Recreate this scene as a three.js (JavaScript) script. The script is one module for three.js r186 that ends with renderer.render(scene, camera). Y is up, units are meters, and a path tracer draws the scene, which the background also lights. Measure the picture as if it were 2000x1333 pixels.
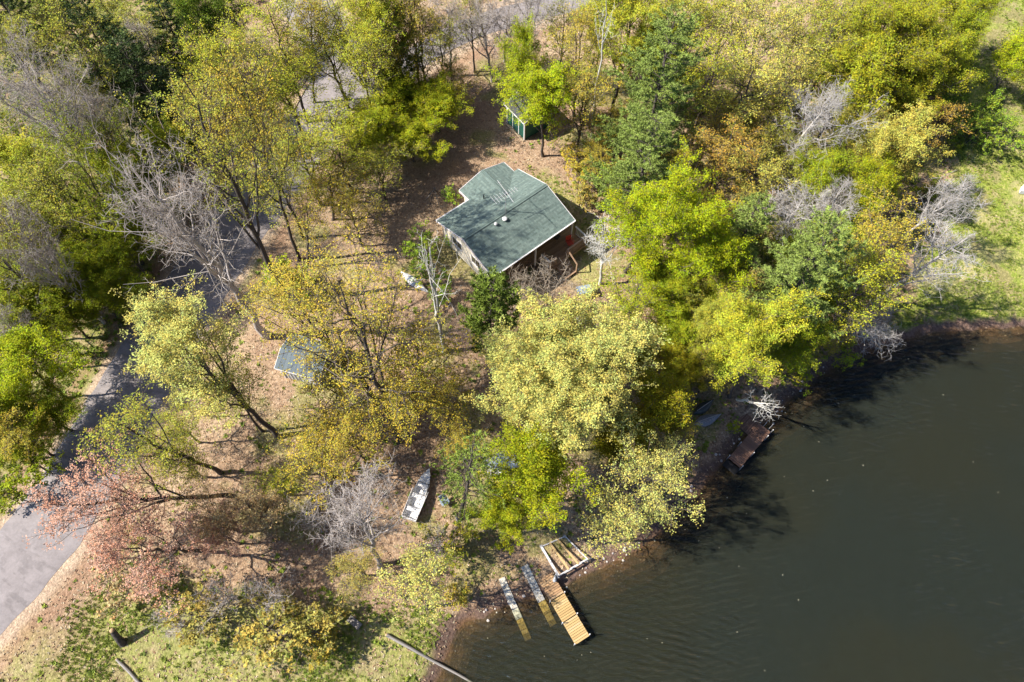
import * as THREE from 'three';
import { Sky } from 'three/addons/objects/Sky.js';
import { mergeGeometries } from 'three/addons/utils/BufferGeometryUtils.js';

// ---------------------------------------------------------------- camera, sky, sun, exposure
const scene = new THREE.Scene();
const camera = new THREE.PerspectiveCamera(53.13, 1024 / 682, 0.5, 1500);
camera.position.set(0, 48, 0);
camera.rotation.set(-THREE.MathUtils.degToRad(61.2), 0, 0);
const renderer = new THREE.WebGLRenderer({ antialias: true });
renderer.toneMapping = THREE.LinearToneMapping;
renderer.toneMappingExposure = 1.85;
renderer.shadowMap.enabled = true;
const SUN = new THREE.Vector3(-1, 0.98, 0.08).normalize();
const sky = new Sky();
sky.name = 'sky';
sky.scale.setScalar(1000);
sky.material.uniforms.sunPosition.value.copy(SUN);
sky.material.uniforms.turbidity.value = 6;
sky.material.uniforms.rayleigh.value = 0.8;
sky.material.uniforms.mieCoefficient.value = 0.004;
sky.material.uniforms.cloudCoverage.value = 0.55;
sky.material.uniforms.cloudDensity.value = 0.5;
sky.userData = { kind: 'structure' };
scene.add(sky);
scene.environmentIntensity = 0.11;
const sun = new THREE.DirectionalLight(new THREE.Color(1, 0.92, 0.78), 5.0);
sun.position.copy(SUN).multiplyScalar(150).add(new THREE.Vector3(0, 0, -30));
sun.target.position.set(0, 0, -30);
sun.castShadow = true;
sun.shadow.mapSize.set(4096, 4096);
Object.assign(sun.shadow.camera, { left: -75, right: 75, top: 70, bottom: -70, near: 10, far: 320 });
scene.add(sun, sun.target);

// ---------------------------------------------------------------- helpers
const rng = (a) => () => { a |= 0; a = a + 0x6d2b79f5 | 0; let t = Math.imul(a ^ a >>> 15, 1 | a); t = t + Math.imul(t ^ t >>> 7, 61 | t) ^ t; return ((t ^ t >>> 14) >>> 0) / 4294967296; };
const hash2 = (x, y, s) => { let h = Math.imul(x, 374761393) ^ Math.imul(y, 668265263) ^ Math.imul(s + 11, 1274126177); h = Math.imul(h ^ h >>> 13, 1103515245); return ((h ^ h >>> 16) >>> 0) / 4294967296; };
const vnoise = (x, y, s = 0) => { const xi = Math.floor(x), yi = Math.floor(y); let u = x - xi, v = y - yi; u = u * u * (3 - 2 * u); v = v * v * (3 - 2 * v); const a = hash2(xi, yi, s), b = hash2(xi + 1, yi, s), c = hash2(xi, yi + 1, s), d = hash2(xi + 1, yi + 1, s); return a + (b - a) * u + (c - a) * v + (a - b - c + d) * u * v; };
const fbm = (x, y, s = 0, o = 4) => { let t = 0, a = 0.5, n = 0; for (let i = 0; i < o; i++) { t += a * vnoise(x, y, s + i * 7); n += a; a *= 0.5; x *= 2.03; y *= 2.03; } return t / n; };
const clamp = (x, a = 0, b = 1) => Math.min(b, Math.max(a, x));
const smooth = (a, b, x) => { const t = clamp((x - a) / (b - a)); return t * t * (3 - 2 * t); };
const V = (x, y, z) => new THREE.Vector3(x, y, z);
const taken = new Map();
function numbered(name) { const n = taken.get(name) ?? 0; taken.set(name, n + 1); return n ? name + '_' + String(n).padStart(3, '0') : name; }
function tag(o, label, category, group, kind) { o.userData = { label, category }; if (group) o.userData.group = group; if (kind) o.userData.kind = kind; return o; }
function thing(name, label, category, pos = [0, 0, 0], turn = 0, group) { const g = new THREE.Group(); g.name = numbered(name); g.position.set(...pos); g.rotation.y = turn; tag(g, label, category, group); scene.add(g); return g; }
function structure(name, geo, m) { const o = new THREE.Mesh(geo, m); o.name = name; o.userData = { kind: 'structure' }; scene.add(o); return o; }
function part(parent, name, geo, m, label) { const o = new THREE.Mesh(geo, m); o.name = name; if (label) o.userData.label = label; parent.add(o); return o; }
const mat = (r, g, b, rough = 0.8, extra = {}) => new THREE.MeshStandardMaterial({ color: new THREE.Color(r, g, b), roughness: rough, ...extra });
const box = (w, h, d, x = 0, y = 0, z = 0) => new THREE.BoxGeometry(w, h, d).translate(x, y, z);
function beam(p, q, w, t) { const d = q.clone().sub(p), L = d.length(), g = new THREE.BoxGeometry(w, t, L); const m = new THREE.Matrix4().lookAt(q, p, Math.abs(d.y) > 0.95 * L ? V(1, 0, 0) : V(0, 1, 0)); m.setPosition(p.clone().add(q).multiplyScalar(0.5)); return g.applyMatrix4(m); }
function rod(p, q, r, sides = 8, r2 = r) { const d = q.clone().sub(p), g = new THREE.CylinderGeometry(r2, r, d.length(), sides); g.applyQuaternion(new THREE.Quaternion().setFromUnitVectors(V(0, 1, 0), d.normalize())); return g.translate((p.x + q.x) / 2, (p.y + q.y) / 2, (p.z + q.z) / 2); }
function texture(w, h, fn, srgb = true) { const d = new Uint8Array(w * h * 4); for (let y = 0; y < h; y++) for (let x = 0; x < w; x++) { const c = fn(x, y), i = (y * w + x) * 4; for (let k = 0; k < 3; k++) { let v = c[k]; if (srgb) v = v <= 0.0031308 ? v * 12.92 : 1.055 * Math.pow(v, 1 / 2.4) - 0.055; d[i + k] = clamp(v) * 255; } d[i + 3] = 255; } const t = new THREE.DataTexture(d, w, h); if (srgb) t.colorSpace = THREE.SRGBColorSpace; t.wrapS = t.wrapT = THREE.RepeatWrapping; t.magFilter = THREE.LinearFilter; t.minFilter = THREE.LinearMipmapLinearFilter; t.generateMipmaps = true; t.needsUpdate = true; return t; }
// Plan of the place in metres (x to the right, z towards the viewer).
const SHORE = [[-9.01, 4.23], [-6.58, 0.57], [-4.83, -1.87], [-4.32, -3.28], [-3.98, -4.49], [-3.18, -5.41], [-1.68, -5.88], [-0.34, -6.58], [1.36, -6.9], [2.91, -7.49], [4.14, -8.08], [5.55, -8.74], [7.53, -9.55], [9.26, -10.44], [10.52, -11.39], [11.47, -12.53], [13.28, -14.19], [14.91, -15.82], [16.05, -17.19], [17.27, -18.39], [18.8, -19.29], [20.33, -20.45], [21.89, -21.82], [24.01, -23.4], [26.31, -24.7], [28.59, -25.71], [31.27, -26.55], [34.37, -27.26], [37.38, -27.6], [41.6, -27.79], [50.02, -28.03], [67.03, -28.61]];
const ROAD = [[-34.63, -4.08], [-31.44, -9.1], [-29.78, -13.12], [-27.97, -19.65], [-26.17, -25.99], [-23.97, -32.39], [-21.07, -39.59], [-18.12, -46.79], [-16.77, -52.79], [-18.25, -58.61], [-21.78, -65.39], [-26.08, -71.94]];
const SPUR = [[-17.15, -50.05], [-13.51, -51.77], [-9.46, -56.04], [-4.11, -60.59], [3.16, -63.81], [10.73, -66.75]];
const DRIVE = [[-18.72, -35.77], [-12.61, -34.24], [-8.67, -37.98], [-5.85, -42.58], [-3.27, -47.53], [-1.96, -53.57], [-1.77, -57.93]];
const LAWN = [[30.39, -26.78], [33.64, -32.81], [37.67, -38.81], [40.86, -45.54], [40.27, -51.84], [44.78, -60.41], [48.9, -68.54], [62.49, -68.54], [54.1, -27.69]];
const ROUGH = [[-31.78, 1.05], [-29.62, -4.68], [-27.49, -8.01], [-23.07, -8.36], [-16.4, -7.17], [-9.89, -6.33], [-4.0, -5.38], [-4.56, -2.83], [-6.24, 1.11]];
const SIDE = [[0.9, -42.66], [3.59, -42.11], [7.76, -36.62], [7.78, -30.14], [5.23, -28.2], [5.06, -33.98], [2.62, -38.69]];
const WOOD = [[-71.27, -70.11], [-30.71, -70.13], [-28.56, -50.03], [-28.72, -36.78], [-28.56, -27.78], [-31.61, -17.29], [-34.52, -11.55], [-42.52, -8.58]];
// kind, x, z, height, crown radius, lean x, lean z (metres per metre of height), foliage, label
const TREES = [
  ["bare", -32.4, -37.57, 15.5, 5.19, 0.0, 0.0, "", "large bare grey tree with a haze of fine twigs beyond the road"],
  ["sparse", -37.15, -43.84, 14.0, 3.57, 0.0, 0.0, "olive", "thin olive-leaved tree behind the large bare grey tree"],
  ["sparse", -32.93, -44.73, 14.0, 3.15, 0.0, 0.0, "olive", ""],
  ["pine", -32.76, -46.78, 13.0, 3.13, 0.0, 0.0, "dark", "dark green pine at the edge of the large bare grey tree"],
  ["pine", -29.43, -44.15, 12.0, 3.19, 0.0, 0.0, "dark", "dark green pine in the shaded gap between road trees and bare tree"],
  ["pine", -42.92, -52.55, 13.0, 3.28, 0.0, 0.0, "dark", "dark pine in the far corner of the wood beyond the road"],
  ["pine", -29.44, -51.77, 10.0, 2.51, 0.0, 0.0, "dark", ""],
  ["pine", -27.97, -43.66, 9.0, 2.52, 0.0, 0.0, "dark", ""],
  ["sparse", -31.7, -51.29, 9.0, 3.01, 0.0, 0.0, "olive", ""],
  ["sparse", -39.59, -53.98, 9.0, 3.59, 0.0, 0.0, "olive", ""],
  ["sparse", -35.51, -54.23, 8.0, 3.11, 0.0, 0.0, "olive", ""],
  ["bare", -31.71, -49.65, 9.0, 2.43, 0.0, 0.0, "", ""],
  ["leafy", -27.68, -54.01, 9.0, 2.48, 0.0, 0.0, "green", ""],
  ["leafy", -25.79, -55.66, 8.0, 2.28, 0.0, 0.0, "green", ""],
  ["leafy", -35.76, -36.75, 10.59, 2.74, -0.08, 0.15, "yellow", "yellow-green leafy tree below the bare grey tree across the road"],
  ["sparse", -31.08, -33.61, 11.76, 3.29, -0.08, 0.13, "olive", ""],
  ["leafy", -29.07, -36.06, 8.0, 2.58, 0.0, 0.0, "moss", ""],
  ["leafy", -27.71, -39.61, 7.0, 2.33, 0.0, 0.0, "moss", ""],
  ["sparse", -30.98, -37.08, 10.0, 2.63, 0.0, 0.0, "moss", ""],
  ["sparse", -29.65, -31.81, 9.0, 2.96, 0.0, 0.0, "moss", ""],
  ["sparse", -35.83, -31.37, 10.08, 3.09, 0.16, 0.1, "olive", "tall slim-trunked tree with thin leaves beyond the road"],
  ["sparse", -33.67, -26.2, 12.32, 3.07, 0.01, -0.02, "olive", "tall slim-trunked tree with thin leaves beyond the road"],
  ["sparse", -33.99, -32.88, 10.57, 2.52, 0.06, -0.05, "moss", "tall slim-trunked tree with thin leaves beyond the road"],
  ["sparse", -29.71, -32.0, 14.93, 2.37, 0.06, -0.05, "moss", "tall slim-trunked tree with thin leaves beyond the road"],
  ["leafy", -32.27, -26.97, 6.0, 2.82, 0.0, 0.0, "moss", ""],
  ["leafy", -29.28, -27.44, 5.0, 2.46, 0.0, 0.0, "moss", ""],
  ["leafy", -33.85, -24.83, 7.0, 2.73, 0.0, 0.0, "moss", ""],
  ["leafy", -29.12, -30.83, 6.0, 2.51, 0.0, 0.0, "moss", ""],
  ["leafy", -32.06, -20.13, 7.5, 3.14, 0.0, 0.0, "vivid", "bushy vivid green tree at the road verge, across from the red-budding tree"],
  ["leafy", -33.38, -17.19, 7.0, 2.52, 0.0, 0.0, "vivid", ""],
  ["sparse", -31.7, -15.73, 6.0, 2.24, 0.0, 0.0, "gold", ""],
  ["sparse", -32.45, -23.6, 6.0, 2.22, 0.0, 0.0, "moss", ""],
  ["bare", -18.6, -25.31, 20.08, 3.74, -0.03, 0.02, "", "bare grey-lilac tree leaning over the road on a dark trunk"],
  ["sparse", -17.72, -28.72, 21.17, 3.33, 0.03, -0.03, "olive", "tall half-bare tree with a scatter of yellow-green leaves by the driveway bend"],
  ["sparse", -17.16, -32.29, 20.02, 3.27, 0.06, -0.04, "gold", ""],
  ["sparse", -21.02, -42.22, 14.0, 4.18, 0.0, 0.0, "yellow", "tall yellow-leaved tree beside the far bend of the road"],
  ["sparse", -22.11, -39.41, 12.0, 3.07, 0.0, 0.0, "gold", ""],
  ["sparse", -18.32, -44.91, 8.78, 4.05, -0.01, 0.05, "yellow", ""],
  ["sparse", -18.6, -47.44, 13.0, 3.5, 0.0, 0.0, "yellow", ""],
  ["sparse", -14.95, -49.13, 8.98, 3.69, -0.1, 0.06, "olive", ""],
  ["sparse", -18.43, -50.05, 10.98, 2.93, 0.23, -0.02, "gold", ""],
  ["sparse", -13.92, -51.97, 10.36, 3.47, -0.12, 0.08, "olive", ""],
  ["leafy", -11.06, -49.18, 12.5, 2.76, 0.0, 0.0, "yellow", ""],
  ["pine", -9.88, -50.17, 10.5, 2.3, 0.0, 0.0, "mid", "green pine standing among thin yellow trees by the upper road"],
  ["sparse", -8.54, -51.27, 12.0, 2.92, 0.0, 0.0, "gold", ""],
  ["sparse", -11.37, -46.16, 11.0, 2.83, 0.0, 0.0, "yellow", ""],
  ["sparse", -7.76, -49.85, 10.0, 2.7, 0.0, 0.0, "gold", ""],
  ["bare", -5.87, -53.55, 8.14, 3.04, 0.08, 0.01, "", "bare multi-stemmed tree on the pale leaf litter by the upper road"],
  ["bare", -1.9, -52.88, 9.06, 2.6, -0.09, 0.03, "", "bare tree with a straight dark trunk at the top of the driveway"],
  ["bare", -0.7, -55.73, 8.45, 2.43, 0.04, 0.31, "", "pair of dark bare trunks behind the driveway head"],
  ["bare", 1.5, -51.69, 12.0, 2.4, 0.0, 0.0, "", ""],
  ["leafy", -10.13, -46.89, 5.5, 3.49, 0.0, 0.0, "deepyellow", "dense yellow-green thicket tree at the far side of the driveway"],
  ["leafy", -6.62, -46.37, 5.0, 3.2, 0.0, 0.0, "deepyellow", ""],
  ["leafy", -8.61, -42.81, 4.5, 2.84, 0.0, 0.0, "deepyellow", ""],
  ["leafy", -12.13, -42.67, 5.5, 3.04, 0.0, 0.0, "deepyellow", ""],
  ["sparse", -5.39, -48.58, 5.0, 2.82, 0.0, 0.0, "gold", ""],
  ["sparse", -13.71, -39.15, 9.0, 3.4, 0.0, 0.0, "yellow", ""],
  ["sparse", -16.1, -37.82, 9.0, 3.58, 0.0, 0.0, "olive", ""],
  ["open", -14.97, -36.32, 5.92, 3.51, 0.18, -0.01, "gold", ""],
  ["open", -10.68, -38.5, 5.5, 3.22, 0.0, 0.0, "olive", ""],
  ["open", -12.2, -33.62, 5.5, 2.43, 0.0, 0.0, "gold", ""],
  ["sparse", -17.11, -34.42, 10.0, 3.0, 0.0, 0.0, "olive", ""],
  ["open", -16.4, -31.6, 8.02, 1.9, 0.25, -0.07, "gold", "slender pale-trunked sapling at the edge of the brown driveway"],
  ["leafy", -17.86, -29.9, 2.8, 1.94, 0.0, 0.0, "moss", ""],
  ["leafy", -16.09, -29.03, 2.2, 1.73, 0.0, 0.0, "moss", ""],
  ["leafy", -16.62, -17.27, 16.27, 3.22, -0.17, -0.08, "pale", "pale yellow-green tree arching over the road beside the blue-roofed shed"],
  ["open", -17.73, -17.75, 9.3, 2.71, -0.01, -0.06, "olive", ""],
  ["open", -20.07, -14.64, 12.4, 2.9, -0.15, 0.07, "olive", "olive-leaved tree with a forked trunk leaning over the road"],
  ["red", -19.17, -13.12, 13.17, 3.74, -0.45, 0.34, "red", "red-budding tree on a long dark trunk leaning far over the road"],
  ["red", -20.23, -9.5, 9.49, 3.16, -0.05, 0.21, "red", "red-budding tree at the grassy roadside, below the long leaning trunk"],
  ["red", -18.12, -10.66, 6.0, 2.5, 0.0, 0.0, "rust", ""],
  ["open", -12.26, -14.4, 7.0, 3.25, 0.0, 0.0, "gold", ""],
  ["open", -15.06, -13.18, 4.0, 1.85, 0.0, 0.0, "deepyellow", ""],
  ["open", -10.13, -15.45, 7.0, 2.93, 0.0, 0.0, "gold", ""],
  ["open", -15.98, -11.18, 5.0, 2.51, 0.0, 0.0, "rust", ""],
  ["bare", -8.72, -8.69, 11.62, 2.77, -0.0, -0.19, "", "dead grey tree with silvery crooked limbs beside the white rowboat"],
  ["bare", -12.59, -11.01, 4.5, 1.99, 0.0, 0.0, "", ""],
  ["bare", -15.06, -6.51, 3.6, 2.09, 0.0, 0.0, "", ""],
  ["bare", -17.59, -6.34, 3.6, 2.07, 0.0, 0.0, "", ""],
  ["bare", -20.59, -4.96, 2.6, 1.72, 0.0, 0.0, "", ""],
  ["bare", -4.88, -9.67, 4.0, 1.82, 0.0, 0.0, "", ""],
  ["open", -3.94, -9.76, 3.5, 1.84, 0.0, 0.0, "olive", ""],
  ["open", -14.69, -4.54, 3.2, 2.57, 0.0, 0.0, "umber", ""],
  ["sparse", -5.49, -6.11, 7.75, 2.48, 0.02, -0.19, "pale", "small round pale yellow tree on the bank above the drifting log"],
  ["open", -8.04, -17.14, 18.6, 4.84, -0.05, -0.16, "gold", "wide golden-leaved tree spreading over the brown yard beside the birch"],
  ["sparse", -9.58, -20.04, 16.27, 3.27, -0.22, -0.04, "gold", "golden-leaved tree hanging over the blue-roofed shed"],
  ["open", -6.19, -20.51, 9.0, 3.94, 0.0, 0.0, "gold", ""],
  ["open", -7.29, -17.41, 7.5, 3.34, 0.0, 0.0, "gold", ""],
  ["open", -11.48, -18.91, 7.0, 3.21, 0.0, 0.0, "gold", ""],
  ["open", -4.4, -18.08, 6.5, 2.65, 0.0, 0.0, "gold", ""],
  ["leafy", -7.21, -32.71, 2.3, 1.87, 0.0, 0.0, "grass", ""],
  ["leafy", -5.59, -28.45, 1.6, 1.47, 0.0, 0.0, "grass", ""],
  ["leafy", -6.8, -30.83, 2.0, 1.67, 0.0, 0.0, "grass", ""],
  ["snag", -5.18, -24.1, 12.4, 1.34, -0.0, -0.06, "", "white dead birch snag standing in the yard between canoe and pine"],
  ["snag", 17.01, -20.98, 6.79, 1.39, 0.03, 0.53, "", "white dead branches hanging over the brown L-shaped dock"],
  ["leafy", -5.13, -38.2, 1.6, 1.13, 0.0, 0.0, "grass", ""],
  ["tuftpine", -1.81, -23.46, 9.3, 2.07, 0.07, -0.11, "mid", "dark green pine at the near corner of the house"],
  ["thinpine", -3.57, -11.87, 13.17, 2.15, 0.13, -0.04, "mid", "thin see-through pine beside the white rowboat"],
  ["bare", 2.8, -27.58, 6.08, 2.92, -0.05, 0.0, "tan", "bare tan multi-stemmed tree in front of the porch"],
  ["bare", 0.0, -27.51, 4.68, 1.9, 0.18, 0.02, "tan", ""],
  ["bare", 7.05, -30.3, 7.57, 1.9, -0.05, -0.0, "birch", "slim white-barked birch beside the porch steps"],
  ["bare", 5.89, -24.51, 5.0, 1.98, 0.0, 0.0, "tan", ""],
  ["leafy", 0.8, -18.55, 11.5, 3.33, 0.0, 0.0, "pale", "broad pale yellow oak between the pine and the shore, its near half"],
  ["leafy", 3.27, -16.63, 12.0, 3.6, 0.0, 0.0, "pale", "broad pale yellow oak in the middle of the yard, above the darker green tree"],
  ["leafy", 5.6, -19.2, 12.0, 3.7, 0.0, 0.0, "pale", "broad pale yellow oak at the edge of the yard, beside the bare porch trees"],
  ["leafy", 3.13, -21.05, 11.0, 3.26, 0.0, 0.0, "pale", ""],
  ["leafy", 1.25, -12.95, 9.5, 3.26, 0.0, 0.0, "deepyellow", "full yellow-green tree between the white rowboat and the boat lift"],
  ["leafy", -0.48, -11.1, 7.0, 1.92, 0.0, 0.0, "deepyellow", ""],
  ["sparse", 7.89, -12.57, 9.0, 3.6, 0.0, 0.0, "pale", "half-open pale tree at the shore between the two docks"],
  ["open", 6.25, -10.38, 6.5, 2.51, 0.0, 0.0, "pale", "low pale tree hanging over the empty boat lift"],
  ["open", 9.77, -14.34, 7.0, 2.23, 0.0, 0.0, "pale", ""],
  ["leafy", 9.75, -18.27, 7.0, 2.71, 0.0, 0.0, "umbergreen", "shaded olive-gold tree behind the pale oaks"],
  ["leafy", 7.46, -16.17, 6.0, 2.24, 0.0, 0.0, "umbergreen", ""],
  ["sparse", 11.16, -17.09, 5.0, 1.79, 0.0, 0.0, "gold", ""],
  ["leafy", 9.2, -31.51, 11.94, 4.4, 0.19, 0.15, "vivid", "big vivid yellow-green maple beside the house"],
  ["leafy", 14.16, -28.99, 9.0, 2.83, 0.0, 0.0, "vivid", ""],
  ["leafy", 11.28, -27.67, 6.0, 2.9, 0.0, 0.0, "moss", ""],
  ["sparse", 9.0, -26.53, 7.0, 2.85, 0.0, 0.0, "deepyellow", ""],
  ["sparse", 7.95, -24.59, 5.0, 2.32, 0.0, 0.0, "olive", ""],
  ["leafy", 11.8, -24.93, 4.5, 2.47, 0.0, 0.0, "moss", ""],
  ["leafy", 2.77, -43.51, 9.44, 3.53, -0.08, 0.01, "vivid", "vivid green tree standing over the little green shed"],
  ["leafy", 0.84, -47.2, 11.0, 1.84, 0.0, 0.0, "vivid", ""],
  ["pine", 11.11, -41.3, 16.0, 4.63, 0.0, 0.0, "soft", "tall soft blue-green white pine beyond the house"],
  ["pine", 9.87, -36.26, 12.0, 4.26, 0.0, 0.0, "soft", "lower soft-needled white pine at the edge of the house clearing"],
  ["open", 5.8, -43.55, 9.0, 3.48, 0.0, 0.0, "gold", ""],
  ["sparse", 5.71, -48.5, 11.0, 2.65, 0.0, 0.0, "gold", ""],
  ["birchpole", 7.21, -45.77, 14.88, 1.29, -0.02, -0.01, "birch", "very tall thin white birch trunk rising from the wood behind the house"],
  ["leafy", 9.35, -48.97, 13.0, 3.43, 0.0, 0.0, "yellow", "yellow-green maple in the wood beside the tall thin birch"],
  ["leafy", 7.9, -53.03, 11.0, 2.65, 0.0, 0.0, "yellow", ""],
  ["leafy", 12.37, -48.21, 10.0, 3.29, 0.0, 0.0, "deepyellow", ""],
  ["sparse", 14.93, -50.07, 11.5, 3.65, 0.0, 0.0, "olive", ""],
  ["sparse", 16.07, -45.1, 11.0, 3.29, 0.0, 0.0, "yellow", ""],
  ["sparse", 19.77, -47.63, 13.0, 4.46, 0.0, 0.0, "paleyellow", "pale lemon tree in the wood behind the tall white pine"],
  ["sparse", 18.11, -42.17, 12.0, 3.86, 0.0, 0.0, "paleyellow", ""],
  ["sparse", 21.32, -43.33, 12.0, 2.75, 0.0, 0.0, "paleyellow", ""],
  ["sparse", 27.15, -49.79, 12.0, 3.87, 0.0, 0.0, "olive", ""],
  ["sparse", 25.15, -47.0, 11.0, 3.35, 0.0, 0.0, "olive", ""],
  ["leafy", 30.08, -48.49, 12.5, 5.29, 0.0, 0.0, "olivegreen", "large fine-leaved olive tree at the edge of the far lawn"],
  ["leafy", 27.31, -45.3, 11.0, 4.1, 0.0, 0.0, "olivegreen", ""],
  ["leafy", 33.59, -47.29, 10.0, 3.51, 0.0, 0.0, "olivegreen", ""],
  ["leafy", 32.35, -44.74, 8.0, 2.81, 0.0, 0.0, "olivegreen", ""],
  ["leafy", 37.22, -54.46, 9.0, 3.0, 0.0, 0.0, "olivegreen", ""],
  ["bare", 22.34, -40.49, 11.62, 3.61, 0.1, 0.08, "silver", "bare silver tree with a fan of curved limbs in the wood by the lake"],
  ["leafy", 29.19, -38.6, 10.0, 3.84, 0.0, 0.0, "paleyellow", "round lemon-yellow tree at the edge of the lawn"],
  ["leafy", 27.43, -35.85, 8.0, 2.62, 0.0, 0.0, "deepyellow", ""],
  ["sparse", 35.6, -43.5, 7.0, 2.04, 0.0, 0.0, "orange", "small orange-leaved tree beside the round lemon-yellow tree"],
  ["sparse", 16.31, -38.14, 9.0, 3.4, 0.0, 0.0, "orange", ""],
  ["sparse", 15.95, -41.54, 9.0, 2.8, 0.0, 0.0, "olive", ""],
  ["sparse", 18.69, -36.57, 8.0, 3.17, 0.0, 0.0, "paleyellow", ""],
  ["leafy", 5.65, -41.69, 3.0, 2.01, 0.0, 0.0, "gold", ""],
  ["leafy", 8.14, -39.78, 3.0, 1.89, 0.0, 0.0, "grass", ""],
  ["leafy", 5.82, -39.82, 2.4, 1.42, 0.0, 0.0, "gold", ""],
  ["pine", 16.86, -30.85, 10.0, 2.6, 0.0, 0.0, "soft", ""],
  ["pine", 19.55, -25.83, 14.5, 4.02, 0.0, 0.0, "soft", "bright soft-needled white pine near the lake shore"],
  ["bare", 21.16, -33.33, 8.0, 3.04, 0.0, 0.0, "silver", ""],
  ["bare", 24.24, -33.89, 8.0, 2.63, 0.0, 0.0, "silver", ""],
  ["sparse", 24.77, -28.92, 12.65, 3.44, 0.05, 0.04, "gold", "golden-leaved tree leaning out toward the lawn"],
  ["sparse", 23.79, -25.42, 12.5, 3.37, -0.01, -0.02, "yellow", "yellow-leaved tree leaning toward the lakeside lawn"],
  ["bare", 29.13, -29.51, 11.62, 2.5, 0.12, 0.14, "silver", "silvery dead tree arching over the lawn edge"],
  ["bare", 31.87, -34.7, 9.38, 2.24, 0.14, 0.15, "silver", ""],
  ["bare", 26.0, -26.03, 5.55, 2.46, 0.13, 0.23, "silver", "silvery bare tree drooping over the lake shore"],
  ["leafy", 16.43, -21.15, 11.3, 3.35, -0.09, -0.07, "yellow", "golden-green tree leaning over the brown L-shaped dock"],
  ["leafy", 14.61, -24.3, 6.5, 2.41, 0.0, 0.0, "olive", ""],
  ["sparse", 15.65, -27.41, 7.0, 2.55, 0.0, 0.0, "umber", ""],
  ["sparse", 13.19, -27.73, 6.0, 2.15, 0.0, 0.0, "olive", ""],
  ["leafy", 19.55, -23.24, 8.0, 2.37, 0.0, 0.0, "moss", ""],
  ["sparse", 23.24, -24.68, 4.5, 1.95, 0.0, 0.0, "gold", ""],
  ["leafy", 41.54, -45.82, 3.6, 3.46, 0.0, 0.0, "grass", "spreading light green bush on the lakeside lawn"],
  ["leafy", 40.03, -48.35, 3.0, 2.28, 0.0, 0.0, "grass", ""],
  ["leafy", 44.53, -50.63, 7.0, 2.57, 0.0, 0.0, "vivid", "vivid green tree at the far edge of the lawn"],
  ["leafy", 21.31, -22.94, 2.0, 1.44, 0.22, 0.22, "moss", ""],
  ["open", -21.19, -14.26, 5.5, 2.56, 0.0, 0.0, "olive", ""],
  ["red", -23.23, -6.77, 3.2, 1.86, 0.0, 0.0, "rust", ""],
  ["open", -9.5, -8.03, 4.2, 2.13, 0.0, 0.0, "umber", ""],
  ["open", -19.06, -5.37, 3.0, 2.07, 0.0, 0.0, "umber", ""],
  ["open", -11.74, -4.58, 3.0, 2.08, 0.0, 0.0, "umber", ""],
  ["open", -21.89, -16.8, 5.0, 2.26, 0.0, 0.0, "olive", ""],
  ["open", -3.38, -15.69, 5.0, 1.89, 0.0, 0.0, "gold", ""],
  ["red", -17.91, -9.9, 5.0, 2.2, 0.0, 0.0, "red", ""],
  ["red", -24.55, -9.36, 4.0, 1.89, 0.0, 0.0, "red", ""],
  ["sparse", -38.7, -39.84, 9.0, 2.73, 0.0, 0.0, "moss", ""],
  ["leafy", -32.04, -25.04, 5.5, 2.39, 0.0, 0.0, "moss", ""],
  ["leafy", -30.45, -26.99, 4.5, 2.05, 0.0, 0.0, "moss", ""],
  ["leafy", -34.17, -26.73, 6.5, 2.4, 0.0, 0.0, "moss", ""],
  ["leafy", -30.72, -29.22, 5.0, 2.09, 0.0, 0.0, "moss", ""],
  ["leafy", -32.82, -15.53, 4.0, 2.03, 0.0, 0.0, "moss", ""],
  ["leafy", -34.6, -31.98, 6.0, 2.54, 0.0, 0.0, "moss", ""],
  ["leafy", -32.02, -31.08, 5.0, 2.55, 0.0, 0.0, "moss", ""],
  ["leafy", -36.52, -28.71, 6.0, 2.46, 0.0, 0.0, "moss", ""],
  ["leafy", -30.95, -17.56, 4.5, 2.24, 0.0, 0.0, "moss", ""],
  ["leafy", -31.31, -14.73, 3.0, 1.85, 0.0, 0.0, "moss", ""],
  ["leafy", -32.6, -12.68, 3.0, 1.81, 0.0, 0.0, "moss", ""],
  ["sparse", -31.97, -41.82, 7.0, 2.84, 0.0, 0.0, "moss", ""],
  ["leafy", -28.15, -34.03, 5.0, 2.4, 0.0, 0.0, "moss", ""],
  ["sparse", -27.97, -50.58, 6.0, 2.57, 0.0, 0.0, "moss", ""],
  ["leafy", -28.92, -38.72, 5.0, 2.27, 0.0, 0.0, "green", ""],
  ["sparse", -34.73, -43.97, 8.0, 2.86, 0.0, 0.0, "olive", ""],
  ["sparse", -42.32, -52.84, 8.0, 3.08, 0.0, 0.0, "olive", ""],
  ["sparse", -31.38, -56.61, 7.0, 2.94, 0.0, 0.0, "olive", ""],
  ["sparse", -27.25, -54.52, 5.0, 2.14, 0.0, 0.0, "olive", ""],
  ["sparse", -34.76, -40.0, 8.0, 2.53, 0.0, 0.0, "moss", ""],
  ["bare", -32.79, -27.96, 12.0, 2.69, 0.0, 0.0, "", ""],
  ["bare", -31.15, -26.38, 11.0, 2.3, 0.0, 0.0, "", ""],
  ["bare", -30.99, -39.01, 11.0, 2.6, 0.0, 0.0, "", ""],
  ["bare", -33.12, -22.42, 8.0, 1.91, 0.0, 0.0, "", ""],
  ["sparse", 17.28, -26.65, 6.0, 2.57, 0.0, 0.0, "umber", ""],
  ["sparse", 19.56, -31.52, 6.0, 2.45, 0.0, 0.0, "olive", ""],
  ["leafy", 14.52, -27.77, 5.0, 2.1, 0.0, 0.0, "moss", ""],
  ["leafy", 21.03, -30.69, 6.0, 2.14, 0.0, 0.0, "moss", ""],
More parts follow.
